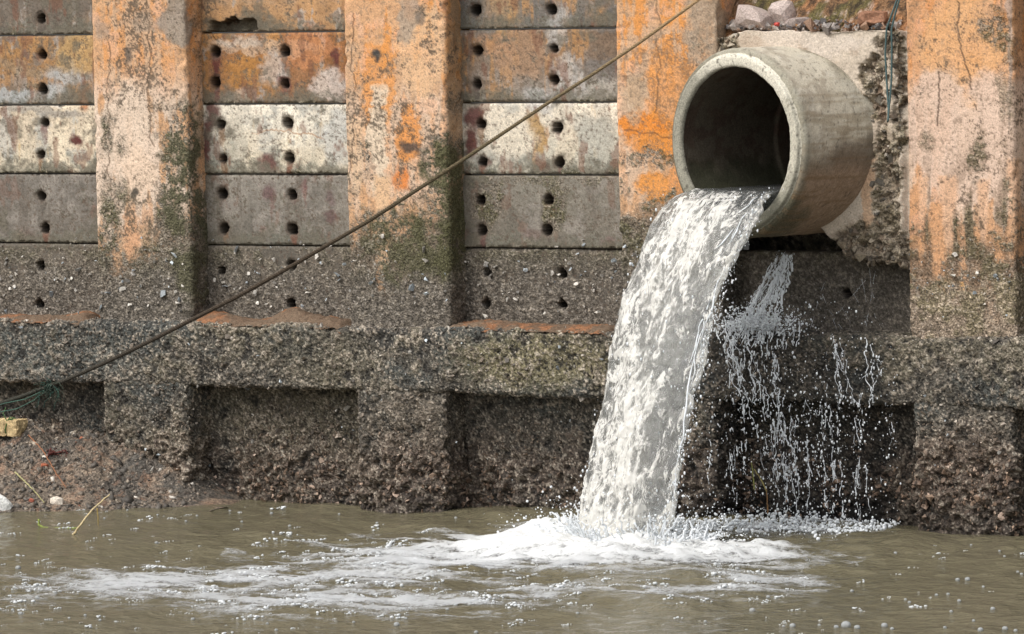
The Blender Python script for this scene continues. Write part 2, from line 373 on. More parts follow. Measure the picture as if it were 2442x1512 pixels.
    blm = sm(blot, .55, .70)*sm(p.lo, .40, .58)
    c = bl(c, (.32,.245,.17), blm*(.55 if k != 3 else .35))
    pk = fb2(p.X, p.z, 80, 2, p.seed+17, .9)
    c = bl(c, (.075,.058,.042), sm(pk+(blot-.5)*1.3+(p.lo-.5)*.9, .74, .86)*(.8 if k != 3 else .4)); c = bl(c, (.20,.15,.105), sm(p.fine, .42, .30)*.6)
    if k == 1: g = np.maximum(g, sm(p.v+(p.mid-.5)*150+(p.fine-.5)*60, 520, 640)*.95*(1-.8*p.ell(315, 560, 18, 70)))
    if k == 2: g = np.maximum(g, sm(p.v+(p.mid-.5)*140+(p.fine-.5)*60+sm(p.u, 960, 1090)*70, 480, 580)*.95*(1-.95*p.drip(908, 380, 690, 30)))
    if k == 3: g = np.maximum(g, sm(p.v+(p.mid-.5)*110+(p.fine-.5)*60, 450, 520)*.96)
    if k == 4: g = np.maximum(g, sm(p.v+(p.mid-.5)*200+(p.streak-.5)*320+(p.fine-.5)*60, 500, 640)*.85*(1-.85*np.maximum(p.drip(2262, 400, 610, 30), p.drip(2345, 400, 590, 24))))
    dark = sm(p.v+(p.mid-.5)*160, 560, 720)
    if k == 4:
        dark = dark*.35
        c = bl(c, (.27,.215,.165), sm(p.v+(p.mid-.5)*160, 640, 760)*.8)
    c = overgrow(c, p, g, dark)
    if k == 1: c = bl(c, (.085,.080,.045), np.maximum(p.ell(445, 440, 50, 170), p.ell(470, 620, 50, 130))*sm(p.mid+p.fine*.6, .60, .85)*.85)
    if k == 2: c = bl(c, (.080,.076,.036), np.maximum.reduce([p.ell(1060, 400, 56, 70), p.ell(1075, 520, 50, 150), p.ell(980, 600, 90, 70)*.8])*sm(p.mid+p.fine*.6, .55, .82)*.9)
    if k == 4: c = c*(1+.75*sm(p.v+(p.mid-.5)*120, 620, 720))[..., None]*np.array([1.04, .97, .93])
    return np.concatenate([c, np.clip(g, 0, 1)[..., None]], -1), p, g

PANBASE = {  # (column, row): upper colour, lower colour, overgrowth at the bottom edge
    (1,3): ((.19,.16,.13), (.17,.14,.11), .5), (1,2): ((.32,.20,.11), (.33,.27,.22), .3), (1,1): ((.60,.50,.37), (.66,.565,.42), .65), (1,0): ((.185,.165,.14), (.165,.145,.12), .35),
    (2,3): ((.45,.31,.20), (.49,.285,.14), .25), (2,2): ((.34,.155,.06), (.36,.185,.09), .25), (2,1): ((.72,.655,.54), (.62,.54,.41), .7), (2,0): ((.245,.22,.185), (.19,.17,.14), .35),
    (3,3): ((.25,.20,.155), (.17,.15,.13), .1), (3,2): ((.25,.175,.12), (.34,.28,.225), .25), (3,1): ((.68,.60,.48), (.50,.46,.37), .55), (3,0): ((.205,.185,.15), (.17,.15,.12), .5)}
HOLES = {1: [(99,131),(101,212),(107,293),(97,369),(98,467),(107,544),(97,635),(95,725),(96,45)],
    2: [(515,124),(515,197),(527,296),(532,378),(530,463),(533,545),(527,645),(679,122),(681,198),(686,293),(690,377),(696,464),(696,547),(695,635),(692,725)],
    3: [(1133,25),(1137,121),(1137,201),(1146,296),(1150,385),(1148,478),(1150,550),(1160,648),(1158,725),(1314,23),(1319,115),(1321,190),(1328,305),(1333,388),(1310,478),(1305,548),(1338,652),(1340,725)],
    0: [(-300+q, 50+85*i) for i in range(8) for q in (-180, )], 4: [(2018,700)]}
def paint_panel(P, cidx, row, zb, zt):
    p = Px(P, 400+cidx*57+row*11)
    a, b, gb = PANBASE.get((cidx, row), PANBASE[(1+(cidx+row) % 3, row % 4)])
    if row == -1: a, b, gb = (.12,.105,.085), (.08,.07,.058), 1
    h = (p.z-zb)/(zt-zb)
    c = bl(np.broadcast_to(np.float32(a), P.shape).copy(), b, sm(h+(p.mid-.5)*.9, .75, .2))
    c = c*(1+(p.lo-.5)*.5+(p.streak-.5)*.45)[..., None]
    g = sm(p.mid*1.2+p.fine*.5-h*1.6*1, .80, 1.05)*gb+sm(p.fine*.6+p.mid*.6-h*7, .45, .7)*.75
    g = np.maximum(g, sm(p.fine*.6+p.mid*.6-(1-h)*14, .4, .7)*.5)
    if row in (2, 3):
        c = bl(c, (.47,.245,.09), sm(p.streak*.7+p.lo*.6, .68, .78)*(.2 if (cidx, row) == (1, 3) else .7)); c = bl(c, (.40,.38,.35), sm(p.mid*.7+p.streak*.6, .76, .84)*.7); c = bl(c, (.21,.155,.11), sm(p.mid, .58, .70)*.75); c = c*(.80 if row == 2 else .92)
    if row == 1:
        c = bl(c, (.40,.385,.34), sm(p.lo*.6+p.mid*.6, .59, .72)*.8); c = bl(c, (.19,.19,.15), sm(p.mid*.8+p.fine*.3-h*.65, .38, .58)*.55); c = bl(c, (.50,.35,.17), sm(p.streak*.8+p.mid*.4, .78, .88)*.6)
    if row == 0:
        c = bl(c, (.27,.24,.205), sm(p.mid, .52, .66)*.6); c = bl(c, (.12,.10,.08), sm(p.streak, .56, .7)*.55)
    S = []
    if cidx == 1:
        S = [(BLUE,165,178,55,26,.7),(BLUE,25,232,55,22,.85),(BLUE,120,225,40,18,.7),((.46,.30,.13),200,130,60,40,.7),((.30,.22,.14),60,160,110,14,.6),(BLUE,15,320,20,60,.5),((.3,.27,.23),100,265,110,16,.8),(MAROON,187,343,15,14,1),((.33,.11,.03),205,235,9,22,.8),((.16,.09,.07),60,560,30,18,.3),((.2,.08,.05),220,505,8,18,.4)]
        for q in ((101,212,250,6),(187,348,372,4)): c = bl(c, (.25,.10,.05), p.drip(*q)*.6)
    if cidx == 2:
        S = [((.37,.175,.05),590,175,60,50,.8),((.56,.42,.3),620,110,150,14,.5),((.50,.44,.39),650,170,30,50,.6),((.55,.49,.44),790,210,40,40,.7),((.50,.22,.10),740,110,70,50,.6),((.60,.54,.47),560,225,40,14,.4),(BLUE,800,330,40,60,.6),((.28,.27,.22),560,350,24,70,.6),((.62,.55,.44),580,300,40,70,.5),
             (MAROON,502,275,16,34,.9),(MAROON,497,345,14,50,.95),(MAROON,635,388,17,24,.85),((.13,.07,.07),645,456,17,20,.75),((.15,.07,.065),720,443,11,18,.7),((.13,.075,.07),785,520,16,14,.7),((.13,.08,.08),790,468,9,28,.6),(MAROON,800,140,8,26,.9),(MAROON,680,196,16,18,.8),((.14,.05,.04),686,215,10,14,.6),((.2,.09,.07),630,545,10,9,.4)]
        c = bl(c, MAROON, p.drip(516, 122, 235, 13)*.95); c = bl(c, (.22,.08,.04), p.drip(686, 125, 200, 5)*.6); c = bl(c, (.17,.08,.07), p.drip(648, 460, 520, 7)*.5); c = bl(c, (.2,.1,.08), p.drip(728, 445, 500, 5)*.6)
        for q in ((515,205,.6),(530,470,.4),(696,470,.5)): pass
        c = bl(c, (.40,.20,.09), p.hline([(600,314),(690,318),(775,328)], 1.6)*.7)
        c = bl(c, (.09,.045,.02), p.hline([(505,85),(570,118),(640,92)], 2.2)*.9*(p.v > 75)); c = bl(c, (.56,.47,.38), p.ell(570, 92, 60, 13)*.7*(p.v > 76))
        c = bl(c, (.035,.022,.012), p.ell(555, 58, 55, 22)*(p.v < 76)); c = bl(c, (.12,.09,.06), p.ell(610, 52, 38, 22)*.8*(p.v < 76))
    if cidx == 3:
        S = [((.50,.26,.09),1435,42,13,18,.9),((.46,.44,.41),1330,60,26,60,.6),((.45,.27,.12),1200,20,40,60,.5),((.16,.15,.135),1130,40,50,60,.6),((.12,.12,.115),1440,60,50,30,.6),((.46,.25,.13),1180,110,50,40,.5),((.36,.22,.13),1240,130,70,60,.6),((.45,.43,.40),1355,190,40,50,.6),((.44,.43,.41),1290,240,40,30,.6),((.14,.13,.12),1440,170,40,30,.7),((.47,.44,.38),1430,220,50,30,.5),
             (MAROON,1127,285,20,32,.92),(MAROON,1118,348,16,34,.95),((.36,.21,.07),1275,325,22,46,.85),(MAROON,1300,402,11,15,.85),((.13,.06,.05),1452,407,11,20,.8),(MAROON,1152,390,14,14,.7),((.66,.58,.46),1210,330,60,60,.7),((.36,.35,.30),1420,330,60,60,.7),((.62,.52,.38),1345,350,30,50,.5),((.18,.09,.09),1450,580,20,14,.5),((.16,.09,.08),1270,560,26,16,.4)]
        c = bl(c, (.42,.22,.09), p.drip(1275, 350, 420, 6)*.6); c = bl(c, (.40,.2,.08), p.drip(1303, 300, 370, 6)*.6)
        ga = np.maximum(p.ell(1165, 480, 38, 60), p.ell(1330, 500, 34, 60)); ga = np.maximum(ga, p.ell(1290, 432, 180, 12)*.8)
        g = np.maximum(g, ga*sm(p.fine+p.mid*.4, .52, .72))
        c = bl(c, (.36,.20,.10), p.ell(1315, 500, 16, 14)*.7); c = bl(c, (.12,.03,.02), p.drip(1140, 205, 240, 6)*.6)
    for k, u, v, ru, rv, m in S: c = bl(c, k, p.ell(u, v, ru, rv, .5)*m)
    blot = fb2(p.X, p.z, 13, 5, p.seed+16, .8); pk = fb2(p.X, p.z, 80, 2, p.seed+17, .9)
    if row >= 0:
        c = c*(1+(blot-.5)*(.75 if row != 1 else .35)+(p.fine-.5)*.35)[..., None]
        c = bl(c, (.13,.13,.10), sm(blot+sm(h, .35, 0.)*.25, .62, .74)*.6)
    c = bl(c, (.10,.075,.055), sm(pk+(blot-.5)*1.2, .76, .86)*(.8 if row != 1 else .5)); c = bl(c, (.12,.085,.06), sm(p.fine, .36, .27)*.7)
    c = bl(c, (.06,.05,.04), (sm(h, .012, .0)+sm(h, .988, 1.))*.8)
    if row >= 0:
        side = np.minimum(p.x-P[0, 0, 0], P[0, -1, 0]-p.x)
        gr = fb2(p.X, p.z, 5, 5, p.seed+18, .75)
        c = bl(c, (.13,.115,.085), sm(gr+sm(h, .30, 0.)*.20+sm(side, .22, .03)*.16, .60, .74)*.7)
        c = bl(c, (.17,.075,.045), sm(fb2(p.X, p.z*.45, 9, 4, p.seed+19, .7), .63, .71)*(.55 if row != 0 else .3))
    td = sm(tide(p), .3, 1.)*.9 if row <= 0 else sm(tide(p), 1.2, 2.2)*.6
    if row == 0 and zt < 1.7: td = np.ones_like(h)
    g = np.maximum(g, td*sm(p.v, 575, 605))
    if cidx == 4: g = g*.4+.3; c = bl(c, (.035,.031,.027), np.full_like(g, .75))
    c = overgrow(c, p, np.clip(g, 0, 1), sm(p.v+(p.mid-.5)*120, 560, 680))
    return np.concatenate([c, np.clip(g, 0, 1)[..., None]], -1), p, g

# ------------------------------------------------------------------ where the pipe sits
PHI = math.radians(47.6)
c_ = np.array([math.sin(TH), -math.cos(TH), 0]); r_ = np.array([math.cos(TH), math.sin(TH), 0])
AX = c_*math.cos(PHI)-r_*math.sin(PHI)            # out of the wall
EX = r_*math.cos(PHI)+c_*math.sin(PHI)            # across the mouth, to the right
ZV = np.array([0, 0, 1.])
PC = at(1751, 342, -.41)
RO, RI = .572, .455
def pipe_dist(P):
    q = P-PC; q = q-(q @ AX)[..., None]*AX
    return np.linalg.norm(q, axis=-1)

# ------------------------------------------------------------------ the wall
wall = bpy.data.objects.new('retaining_wall', None); col.objects.link(wall)
wall.location = (0, 0, 0)
tag(wall, 'stained concrete canal wall of pillars, holed planks and a crusted ledge', 'retaining wall')
STEP = .0062
Z_TOP = 4.39
zs_up = np.r_[np.arange(1.02, 3.30, .0056), np.linspace(3.32, Z_TOP, 24)]
XL = {}
for k, (ul, ur) in enumerate(PIL):
    xl = xat(ul, 0.0); xr = xat(ur, Y_PAN) if k < 4 else xat(ur, Y_PAN)
    XL[k] = (xl, xr)
    XL[k] = (xl, xr)
    r = .028
    arc = lambda cx, cy, a0, a1: [(cx+r*math.cos(a), cy+r*math.sin(a)) for a in np.linspace(a0, a1, 6)]
    prof = [(xl, Y_PAN+.12)]+arc(xl+r, r, math.pi, 1.5*math.pi)+arc(xr-r, r, 1.5*math.pi, 2*math.pi)+[(xr, Y_PAN+.12)]
    pr = resample(prof, STEP if k else .02)
    P = np.empty((len(zs_up), len(pr), 3)); P[..., 0] = pr[None, :, 0]; P[..., 1] = pr[None, :, 1]; P[..., 2] = zs_up[:, None]
    C, p, g = paint_pillar(P, k)
    n = normals(P)
    chip = sm(fb3(P[..., 0], P[..., 1], P[..., 2], 7, 3, 5), .56, .75)*.014
    d = (p.lo-.5)*.02+(p.mid-.5)*.008+(p.fine-.5)*.003-chip*sm(np.abs(pr[:, 0]-xl), .12, .0)[None]-chip*sm(np.abs(pr[:, 0]-xr), .12, .0)[None]
    d = d+np.clip(g, 0, 1)*((p.fine-.4)*.010+(p.mid-.5)*.012)
    cm = None
    if k == 3:
        ins = pipe_dist(P) < RO-.02
        cm = ~(ins[:-1, :-1] | ins[1:, :-1] | ins[:-1, 1:] | ins[1:, 1:])
    grid('pillar', P+n*d[..., None], C, M_WALL, wall, flip=True, mask=cm)
COLS = [(xat(-1100, Y_PAN), XL[0][0]), (XL[0][1], XL[1][0]), (XL[1][1], XL[2][0]), (XL[2][1], XL[3][0]), (XL[3][1], XL[4][0]), (XL[4][1], XL[4][1]+1.6)]
COLKEY = [0, 1, 2, 3, 4, 5]
HOLE3 = {c: [at(u, v, Y_PAN) for u, v in HOLES.get(c, [])] for c in COLKEY}
def panel(cidx, x0, x1, zb, zt, row, name='panel', y=Y_PAN, step=None, crust=0.):
    gap = .004
    xs = np.arange(x0-.03, x1+.05, step or .0062); zs = np.arange(zb+gap, zt-gap, step or .0056)
    zs[-1] = zt-gap
    if len(zs) < 3: return
    P = np.empty((len(zs), len(xs), 3)); P[..., 0] = xs[None]; P[..., 2] = zs[:, None]; P[..., 1] = y
    C, p, g = paint_panel(P, cidx, row, zb, zt)
    off = random.uniform(-.006, .008)
    d = off+(p.lo-.5)*.012+(p.mid-.5)*.006+(p.fine-.5)*.004
    d = d+np.clip(g, 0, 1)*((p.fine-.4)*.010+(p.mid-.45)*.010)*(1+.2*sm(p.v, 590, 680))
    if cidx == 2 and row == 3: d = d-.10*sm(p.ell(560, 60, 60, 20), .2, .9)
    e = np.minimum(P[..., 2]-zb, zt-P[..., 2])      # worn arrises
    d = d-.014*sm(e+(p.fine-.5)*.03, .016, .0)
    dep = np.zeros_like(d)
    for h in HOLE3.get(cidx, []):
        if zb-.05 < h[2] < zt+.05:
            rr = np.sqrt(((P[..., 0]-h[0])/.95)**2+(P[..., 2]-h[2])**2)+(p.fine-.5)*.016+(p.mid-.5)*.022
            dep = np.maximum(dep, sm(rr, .0325, .0275)*.40); d = d-.012*sm(rr, .055, .03)
            if row >= 0:
                hu, hv = proj(*h); kc = [(.16,.06,.035), (.22,.12,.06), (.10,.085,.07), (.13,.05,.045)][int(hu*7+hv*3) % 4]; ln_ = 18+(int(hu*13+hv) % 50)
                C[..., :3] = bl(C[..., :3], kc, p.drip(hu+2, hv+4, hv+ln_, 9)*.65); C[..., :3] = bl(C[..., :3], (.10,.075,.055), sm(rr+(p.mid-.5)*.05, .062, .034)*.6)
            C[..., :3] = bl(C[..., :3], (.028,.022,.018), sm(rr, .038, .029)*.85)  # near-black tint inside the hole: its shade put into the colour
    P[..., 1] -= d-dep
    # closed slab: fold the rim back
    Q = np.pad(P, ((1, 1), (0, 0), (0, 0)), mode='edge'); Q[0, :, 1] += .14; Q[-1, :, 1] += .14
    Cq = np.pad(C, ((1, 1), (0, 0), (0, 0)), mode='edge')
    return grid(name, Q, Cq, M_WALL, wall, flip=True)
for ci, (x0, x1) in zip(COLKEY, COLS):
    st = None if ci in (1, 2, 3, 4) else .02
    for j in range(len(ZJ)-1):
        zb, zt = ZJ[j], ZJ[j+1]
        row = j-1 if j > 0 else -1
        if ci == 4 and j > 0: continue                    # planks broken out round the pipe
        s2 = st if zb < 3.2 else .02
        panel(ci, x0, x1, zb if j else zb-.06, zt, row, step=s2)

# lower wall: beam, piers, planks under the beam, all crusted
def paint_crust(P, seed, tone=1.0, wet=0.0):
    x, y, z = P[..., 0], P[..., 1], P[..., 2]
    f = fb3(x, y, z, 60, 2, seed, .8); m = fb3(x, y, z, 14, 3, seed+40, .65); lo = fb3(x, y, z, 2.5, 3, seed+80)
    u, v = proj(x, y, z)
    c = np.broadcast_to(np.float32((.115,.098,.078)), P.shape).copy()
    c = bl(c, (.085,.084,.074), sm(lo+(m-.5)*.6, .46, .58))
    el = lambda a, b, ra, rb: sm(1-np.sqrt(((u-a+(m-.5)*120)/ra)**2+((v-b+(m-.5)*90)/rb)**2), -.2, .5)
    c = bl(c, (.20,.165,.085), el(1280, 860, 220, 80)*.75); c = bl(c, (.045,.042,.038), el(960, 805, 110, 36)*.8); c = bl(c, (.15,.125,.085), el(760, 850, 150, 80)*.6)
    c = bl(c, (.105,.115,.105), el(100, 850, 260, 80)*.6); c = bl(c, (.17,.13,.095), el(980, 1040, 110, 130)*.7); c = bl(c, (.19,.155,.12), el(2330, 830, 160, 70)*.7); c = bl(c, (.19,.13,.09), el(2300, 1120, 130, 130)*.6); c = bl(c, (.14,.095,.062), el(690, 1000, 180, 70)*.6)
    c = bl(c, (.15,.125,.085), sm(fb3(x, y, z, 1.6, 3, seed+120)+(m-.5)*.5, .52, .64)*.8)
    c = bl(c, (.115,.078,.058), sm(v+(m-.5)*200, 1000, 1120)*.75)
    c = bl(c, (.030,.026,.022), sm(m*.6+f*.4, .44, .34)*.85)
    f2 = fb3(x, y, z, 85, 2, seed+160, .8)
    c = bl(c, (.42,.365,.295), np.maximum(sm(f*.7+m*.3, .57, .69)*.75, sm(f2, .64, .78)*.7))
    c = bl(c, (.022,.02,.017), sm(f2, .38, .26)*.8)
    c = bl(c, (.25,.18,.13), sm(f*.6+m*.4, .54, .60)*.35)
    c = c*(.60+.75*fb3(x, y, z, 3.5, 3, seed+190))[..., None]
    c = c*np.array([.93, .97, .98]); lum = c.mean(-1, keepdims=True); c = np.clip(c*(lum/.115)**.30, .008, .6)
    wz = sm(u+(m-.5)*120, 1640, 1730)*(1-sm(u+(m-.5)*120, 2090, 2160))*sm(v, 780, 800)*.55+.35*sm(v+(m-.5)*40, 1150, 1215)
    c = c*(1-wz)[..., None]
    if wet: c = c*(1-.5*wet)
    return np.concatenate([c*tone, np.ones_like(f)[..., None]], -1), f, m, lo, u, v
def crusted(name, P, seed, amp=1., flip=False, mask=None, wet=0., parent=wall, fl2=True):
    C, f, m, lo, u, v = paint_crust(P, seed, wet=wet)
    n = normals(P, flip)
    big = sm(v, 990, 1130)
    b2 = fb3(P[..., 0], P[..., 1], P[..., 2], 22, 2, seed+7)
    d = amp*((lo-.5)*.05+(m-.5)*.045+(f-.5)*.022+big*((b2-.5)*.09+(m-.5)*.05))
    o = grid(name, P+n*d[..., None], C, M_CRUST, parent, flip=fl2, mask=mask)
    return o, P+n*d[..., None], n
CRUSTED = []
r = .035
bx = np.arange(COLS[0][0], COLS[-1][1], .0078)
arc2 = lambda cy, cz, a0, a1: [(cy+r*math.cos(a), cz+r*math.sin(a)) for a in np.linspace(a0, a1, 6)]
ZL, ZB = ZJ[0], 0.745
prof = [(Y_PAN+.08, ZL), (Y_BEAM+r, ZL)]+arc2(Y_BEAM+r, ZL-r, math.pi/2, math.pi)+arc2(Y_BEAM+r, ZB+r, math.pi, 1.5*math.pi)+[(Y_BEAM+r, ZB), (Y_PAN+.25, ZB)]
pr = resample(prof, .0078)
P = np.empty((len(pr), len(bx), 3)); P[..., 0] = bx[None]; P[..., 1] = pr[:, 0:1]; P[..., 2] = pr[:, 1:2]
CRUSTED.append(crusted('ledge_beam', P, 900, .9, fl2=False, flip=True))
zl = np.arange(-.35, ZB+.03, .0078)
for k, (xl, xr) in XL.items():
    if k == 0: xs0, xs1 = xl, xr
    xs0, xs1 = xat([-410, 250, 852, 1480, 2180][k], -.08, 1050), xr+.0
    if k == 2: xs1 = xr-.01
    arc = lambda cx, cy, a0, a1: [(cx+r*math.cos(a), cy+r*math.sin(a)) for a in np.linspace(a0, a1, 6)]
    yf = Y_BEAM+.012
    prof = [(xs0, Y_PAN+.22)]+arc(xs0+r, yf+r, math.pi, 1.5*math.pi)+arc(xs1-r, yf+r, 1.5*math.pi, 2*math.pi)+[(xs1, Y_PAN+.22)]
    pr = resample(prof, .0078 if k else .02)
    P = np.empty((len(zl), len(pr), 3)); P[..., 0] = pr[None, :, 0]; P[..., 1] = pr[None, :, 1]; P[..., 2] = zl[:, None]
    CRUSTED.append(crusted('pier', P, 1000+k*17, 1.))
    XL[k] = (xl, xr, xs0, xs1)
for i in range(6):
    x0 = COLS[0][0] if i == 0 else XL[i-1][3]; x1 = COLS[-1][1] if i == 5 else XL[i][2]
    if x1-x0 < .1: continue
    xs = np.arange(x0-.04, x1+.04, .0085 if 0 < i < 5 else .02)
    for zb, zt in ((-.35, ZB+.03),):
        z_ = np.arange(zb, zt, .0085)
        P = np.empty((len(z_), len(xs), 3)); P[..., 0] = xs[None]; P[..., 1] = Y_PAN-.02; P[..., 2] = z_[:, None]
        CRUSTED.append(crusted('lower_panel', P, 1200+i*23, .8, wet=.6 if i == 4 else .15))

# ------------------------------------------------------------------ shells and lumps stuck to the crust
def scatter_crust(objs):
    S = Soup()
    V, F = SHARD
    for o, P, n in objs:
        Pf, nf = P.reshape(-1, 3), n.reshape(-1, 3)
        u, v = proj(Pf[:, 0], Pf[:, 1], Pf[:, 2])
        ok = (u > -150) & (u < 2600) & (nf @ (CAM/np.linalg.norm(CAM)) > .1) & (Pf[:, 2] > -.03)
        idx = np.flatnonzero(ok)
        if not len(idx): continue
        area = len(idx)*6.1e-5
        k = int(area*2600); idx = rng.choice(idx, k); pd_ = Pf[idx]; idx = idx[rng.random(k) < sm(fb3(pd_[:, 0], pd_[:, 1], pd_[:, 2], 4, 3, 333), .36, .62)*(.45+.55*np.clip((v[idx]-900)/150, 0, 1))]; k = len(idx)
        pos = Pf[idx]+rng.normal(0, .003, (k, 3)); vv = v[idx]
        low = np.clip((vv-980)/150, 0, 1)
        sz = rng.gamma(3.2, .0021, k)*(1+.75*low*rng.random(k)); sz = np.clip(sz, .003, .026)
        sc = sz[:, None]*np.stack([rng.uniform(.7, 1.4, k), rng.uniform(.35, .8, k), rng.uniform(.7, 1.3, k)], 1)
        t = rng.random(k)
        c = np.where(t[:, None] < .45, [[.085,.072,.058]], np.where(t[:, None] < .75, [[.15,.12,.09]], np.where(t[:, None] < .93, [[.24,.20,.155]], [[.42,.37,.31]])))
        c = c*rng.uniform(.7, 1.3, (k, 1)); c = c*np.stack([1+.12*low, 1-.06*low, 1-.14*low], 1)
        S.copies(V, F, pos, sc, rand_rot(k), np.c_[c, np.ones(k)])
    # pale shells in the band above and on the ledge
    k = 620
    u = rng.uniform(-100, 2460, k); v = np.where(rng.random(k) < .8, rng.normal(665, 52, k), rng.uniform(780, 1180, k)); pos = []; sz = []
    for a, b in zip(u, v):
        inp = any(l-4 < a < r_-36 for l, r_ in PIL)
        if 1700 < a < 2165 or b < 560: continue
        y = (-.012 if inp else Y_PAN-.012) if b < 745 else (Y_BEAM-.015)
        if b > 915 and not any(l+22 < a < r_ for l, r_ in PIL): y = Y_PAN-.04
        pos.append(at(a, b, y)); sz.append(min(.022, .004+rng.gamma(2., .0032)))
    pos = np.array(pos); sz = np.array(sz); k = len(pos)
    sc = sz[:, None]*np.stack([rng.uniform(.5, 1.4, k), rng.uniform(.25, .6, k), rng.uniform(.6, 1.6, k)], 1)
    w = rng.uniform(.16, .68, (k, 1))**1.0; tint = np.where(rng.random((k, 1)) < .3, [[.88,.96,1.0]], [[1.,.93,.82]])
    S.copies(V, F, pos, sc, rand_rot(k), np.c_[w*tint, np.ones(k)])
    o = S.build('barnacles', M_SHELL, wall, smooth=False); tag(o, kind='stuff')
scatter_crust(CRUSTED)

# washed-in sediment on the ledge, one drift per bay
def sediment(u0, u1, humps, seed):
    xs = np.arange(xat(u0, .1, 770), xat(u1, .1, 770), .012); ys = np.linspace(Y_BEAM+.0, Y_PAN+.01, 34)
    X, Y = np.meshgrid(xs, ys, indexing='ij'); u, v = proj(X, Y, ZL+0*X)
    h = .002+.03*(fb2(X, Y, 6, 3, seed)-.45)
    for hu, hw, hh in humps: h = h+hh*np.exp(-((u-hu)/hw)**2)
    t = (Y-ys[0])/(ys[-1]-ys[0]); h = h*sm(t, .0, .55)-.012*(1-sm(t, 0, .2))+.014*sm(t, .1, .3)+(fb2(X, Y, 30, 3, seed+3, .7)-.5)*.028
    e = np.minimum(X-xs[0], xs[-1]-X); h = h-.03*sm(e, .05, 0)
    P = np.stack([X, Y, ZL+h], -1)
    c = bl(np.broadcast_to(np.float32((.155,.108,.072)), P.shape).copy(), (.27,.12,.055), sm(fb2(X, Y, 9, 3, seed+9), .54, .64)*.8); c = bl(c, (.13,.085,.055), sm(fb2(X, Y, 25, 3, seed+11), .5, .62)*.8)
    grid('sediment', P, np.concatenate([c, np.full(X.shape+(1,), .25)], -1), M_SOIL, wall)
sediment(-200, 238, [(210, 30, .03)], 51); sediment(478, 850, [(520, 45, .045), (700, 42, .075), (770, 40, .025)], 52); sediment(1085, 1490, [(1170, 60, .02)], 53)

# ------------------------------------------------------------------ pipe
pipe = bpy.data.objects.new('drain_pipe', None); col.objects.link(pipe)
tag(pipe, 'large round concrete drain pipe jutting from the wall and pouring water', 'pipe')
def ring(prof, n=300):
    """prof: (radius, distance behind the mouth)"""
    pr = resample(prof, .009); an = np.linspace(0, 2*np.pi, n, endpoint=False)
    A, Rr = np.meshgrid(an, pr[:, 0]); Lb = np.broadcast_to(pr[:, 1:2], A.shape)
    return A, Rr, Lb
def pipe_xyz(A, Rr, Lb): return PC+Rr[..., None]*(np.cos(A)[..., None]*EX+np.sin(A)[..., None]*ZV)-Lb[..., None]*AX
def pipe_part(name, prof, paint, rough=.0035, flip=False):
    A, Rr, Lb = ring(prof); P = pipe_xyz(A, Rr, Lb)
    lo = fb3(P[..., 0], P[..., 1], P[..., 2], 4, 3, 61); md = fb3(P[..., 0], P[..., 1], P[..., 2], 16, 3, 62); fi = fb3(P[..., 0], P[..., 1], P[..., 2], 70, 2, 63)
    Rn = Rr+(lo-.5)*.008+(md-.5)*rough*2+(fi-.5)*rough
    P = pipe_xyz(A, Rn, Lb+(md-.5)*.006)
    C = paint(A, Rr, Lb, lo, md, fi)
    return grid(name, P, C, M_PIPE, pipe, closed=True, flip=flip)
def paint_body(A, Rr, Lb, lo, md, fi):
    s = np.sin(A)
    c = np.broadcast_to(np.float32((.50,.455,.36)), A.shape+(3,)).copy()
    c = bl(c, (.60,.56,.47), sm(lo+(md-.5)*.4, .45, .6)*.8)
    c = bl(c, (.30,.255,.19), sm(md, .50, .64)*.6); c = bl(c, (.27,.235,.17), sm(lo, .52, .62)*.5)
    run_ = fb2(A*3, Lb*.4, 7, 4, 66); c = bl(c, (.25,.20,.13), sm(run_, .54, .66)*sm(s, .95, .3)*.6)
    band = fb2(A*0+Lb*2, s, 26, 3, 64)
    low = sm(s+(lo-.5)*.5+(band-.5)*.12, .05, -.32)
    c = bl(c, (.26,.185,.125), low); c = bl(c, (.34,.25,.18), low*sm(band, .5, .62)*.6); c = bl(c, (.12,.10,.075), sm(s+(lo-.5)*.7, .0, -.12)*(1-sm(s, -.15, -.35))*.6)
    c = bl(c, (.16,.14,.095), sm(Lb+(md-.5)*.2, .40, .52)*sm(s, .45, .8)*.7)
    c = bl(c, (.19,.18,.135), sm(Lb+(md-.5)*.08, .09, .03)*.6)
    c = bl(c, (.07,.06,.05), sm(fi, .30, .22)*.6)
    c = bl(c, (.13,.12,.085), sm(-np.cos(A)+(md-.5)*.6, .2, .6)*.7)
    slime = sm(-s+(md-.5)*.5-Lb*1.6, .30, .62)
    c = bl(c, (.085,.080,.050), slime*.8); c = bl(c, (.20,.13,.07), sm(fb2(A*4, Lb*.3, 9, 4, 67), .58, .68)*sm(s, .2, -.4)*.6)
    return np.concatenate([c, np.full(A.shape+(1,), .08)+.4*slime[..., None]], -1)
def paint_lip(A, Rr, Lb, lo, md, fi):
    s = np.sin(A)
    c = np.broadcast_to(np.float32((.44,.41,.33)), A.shape+(3,)).copy()
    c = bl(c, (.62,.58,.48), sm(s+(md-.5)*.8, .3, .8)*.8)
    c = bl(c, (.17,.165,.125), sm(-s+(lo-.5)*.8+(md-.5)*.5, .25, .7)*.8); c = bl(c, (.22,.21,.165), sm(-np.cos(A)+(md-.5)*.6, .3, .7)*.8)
    c = bl(c, (.08,.07,.055), sm(fi*.6+md*.5, .42, .34)*.8)
    return np.concatenate([c, np.full(A.shape+(1,), .3)], -1)
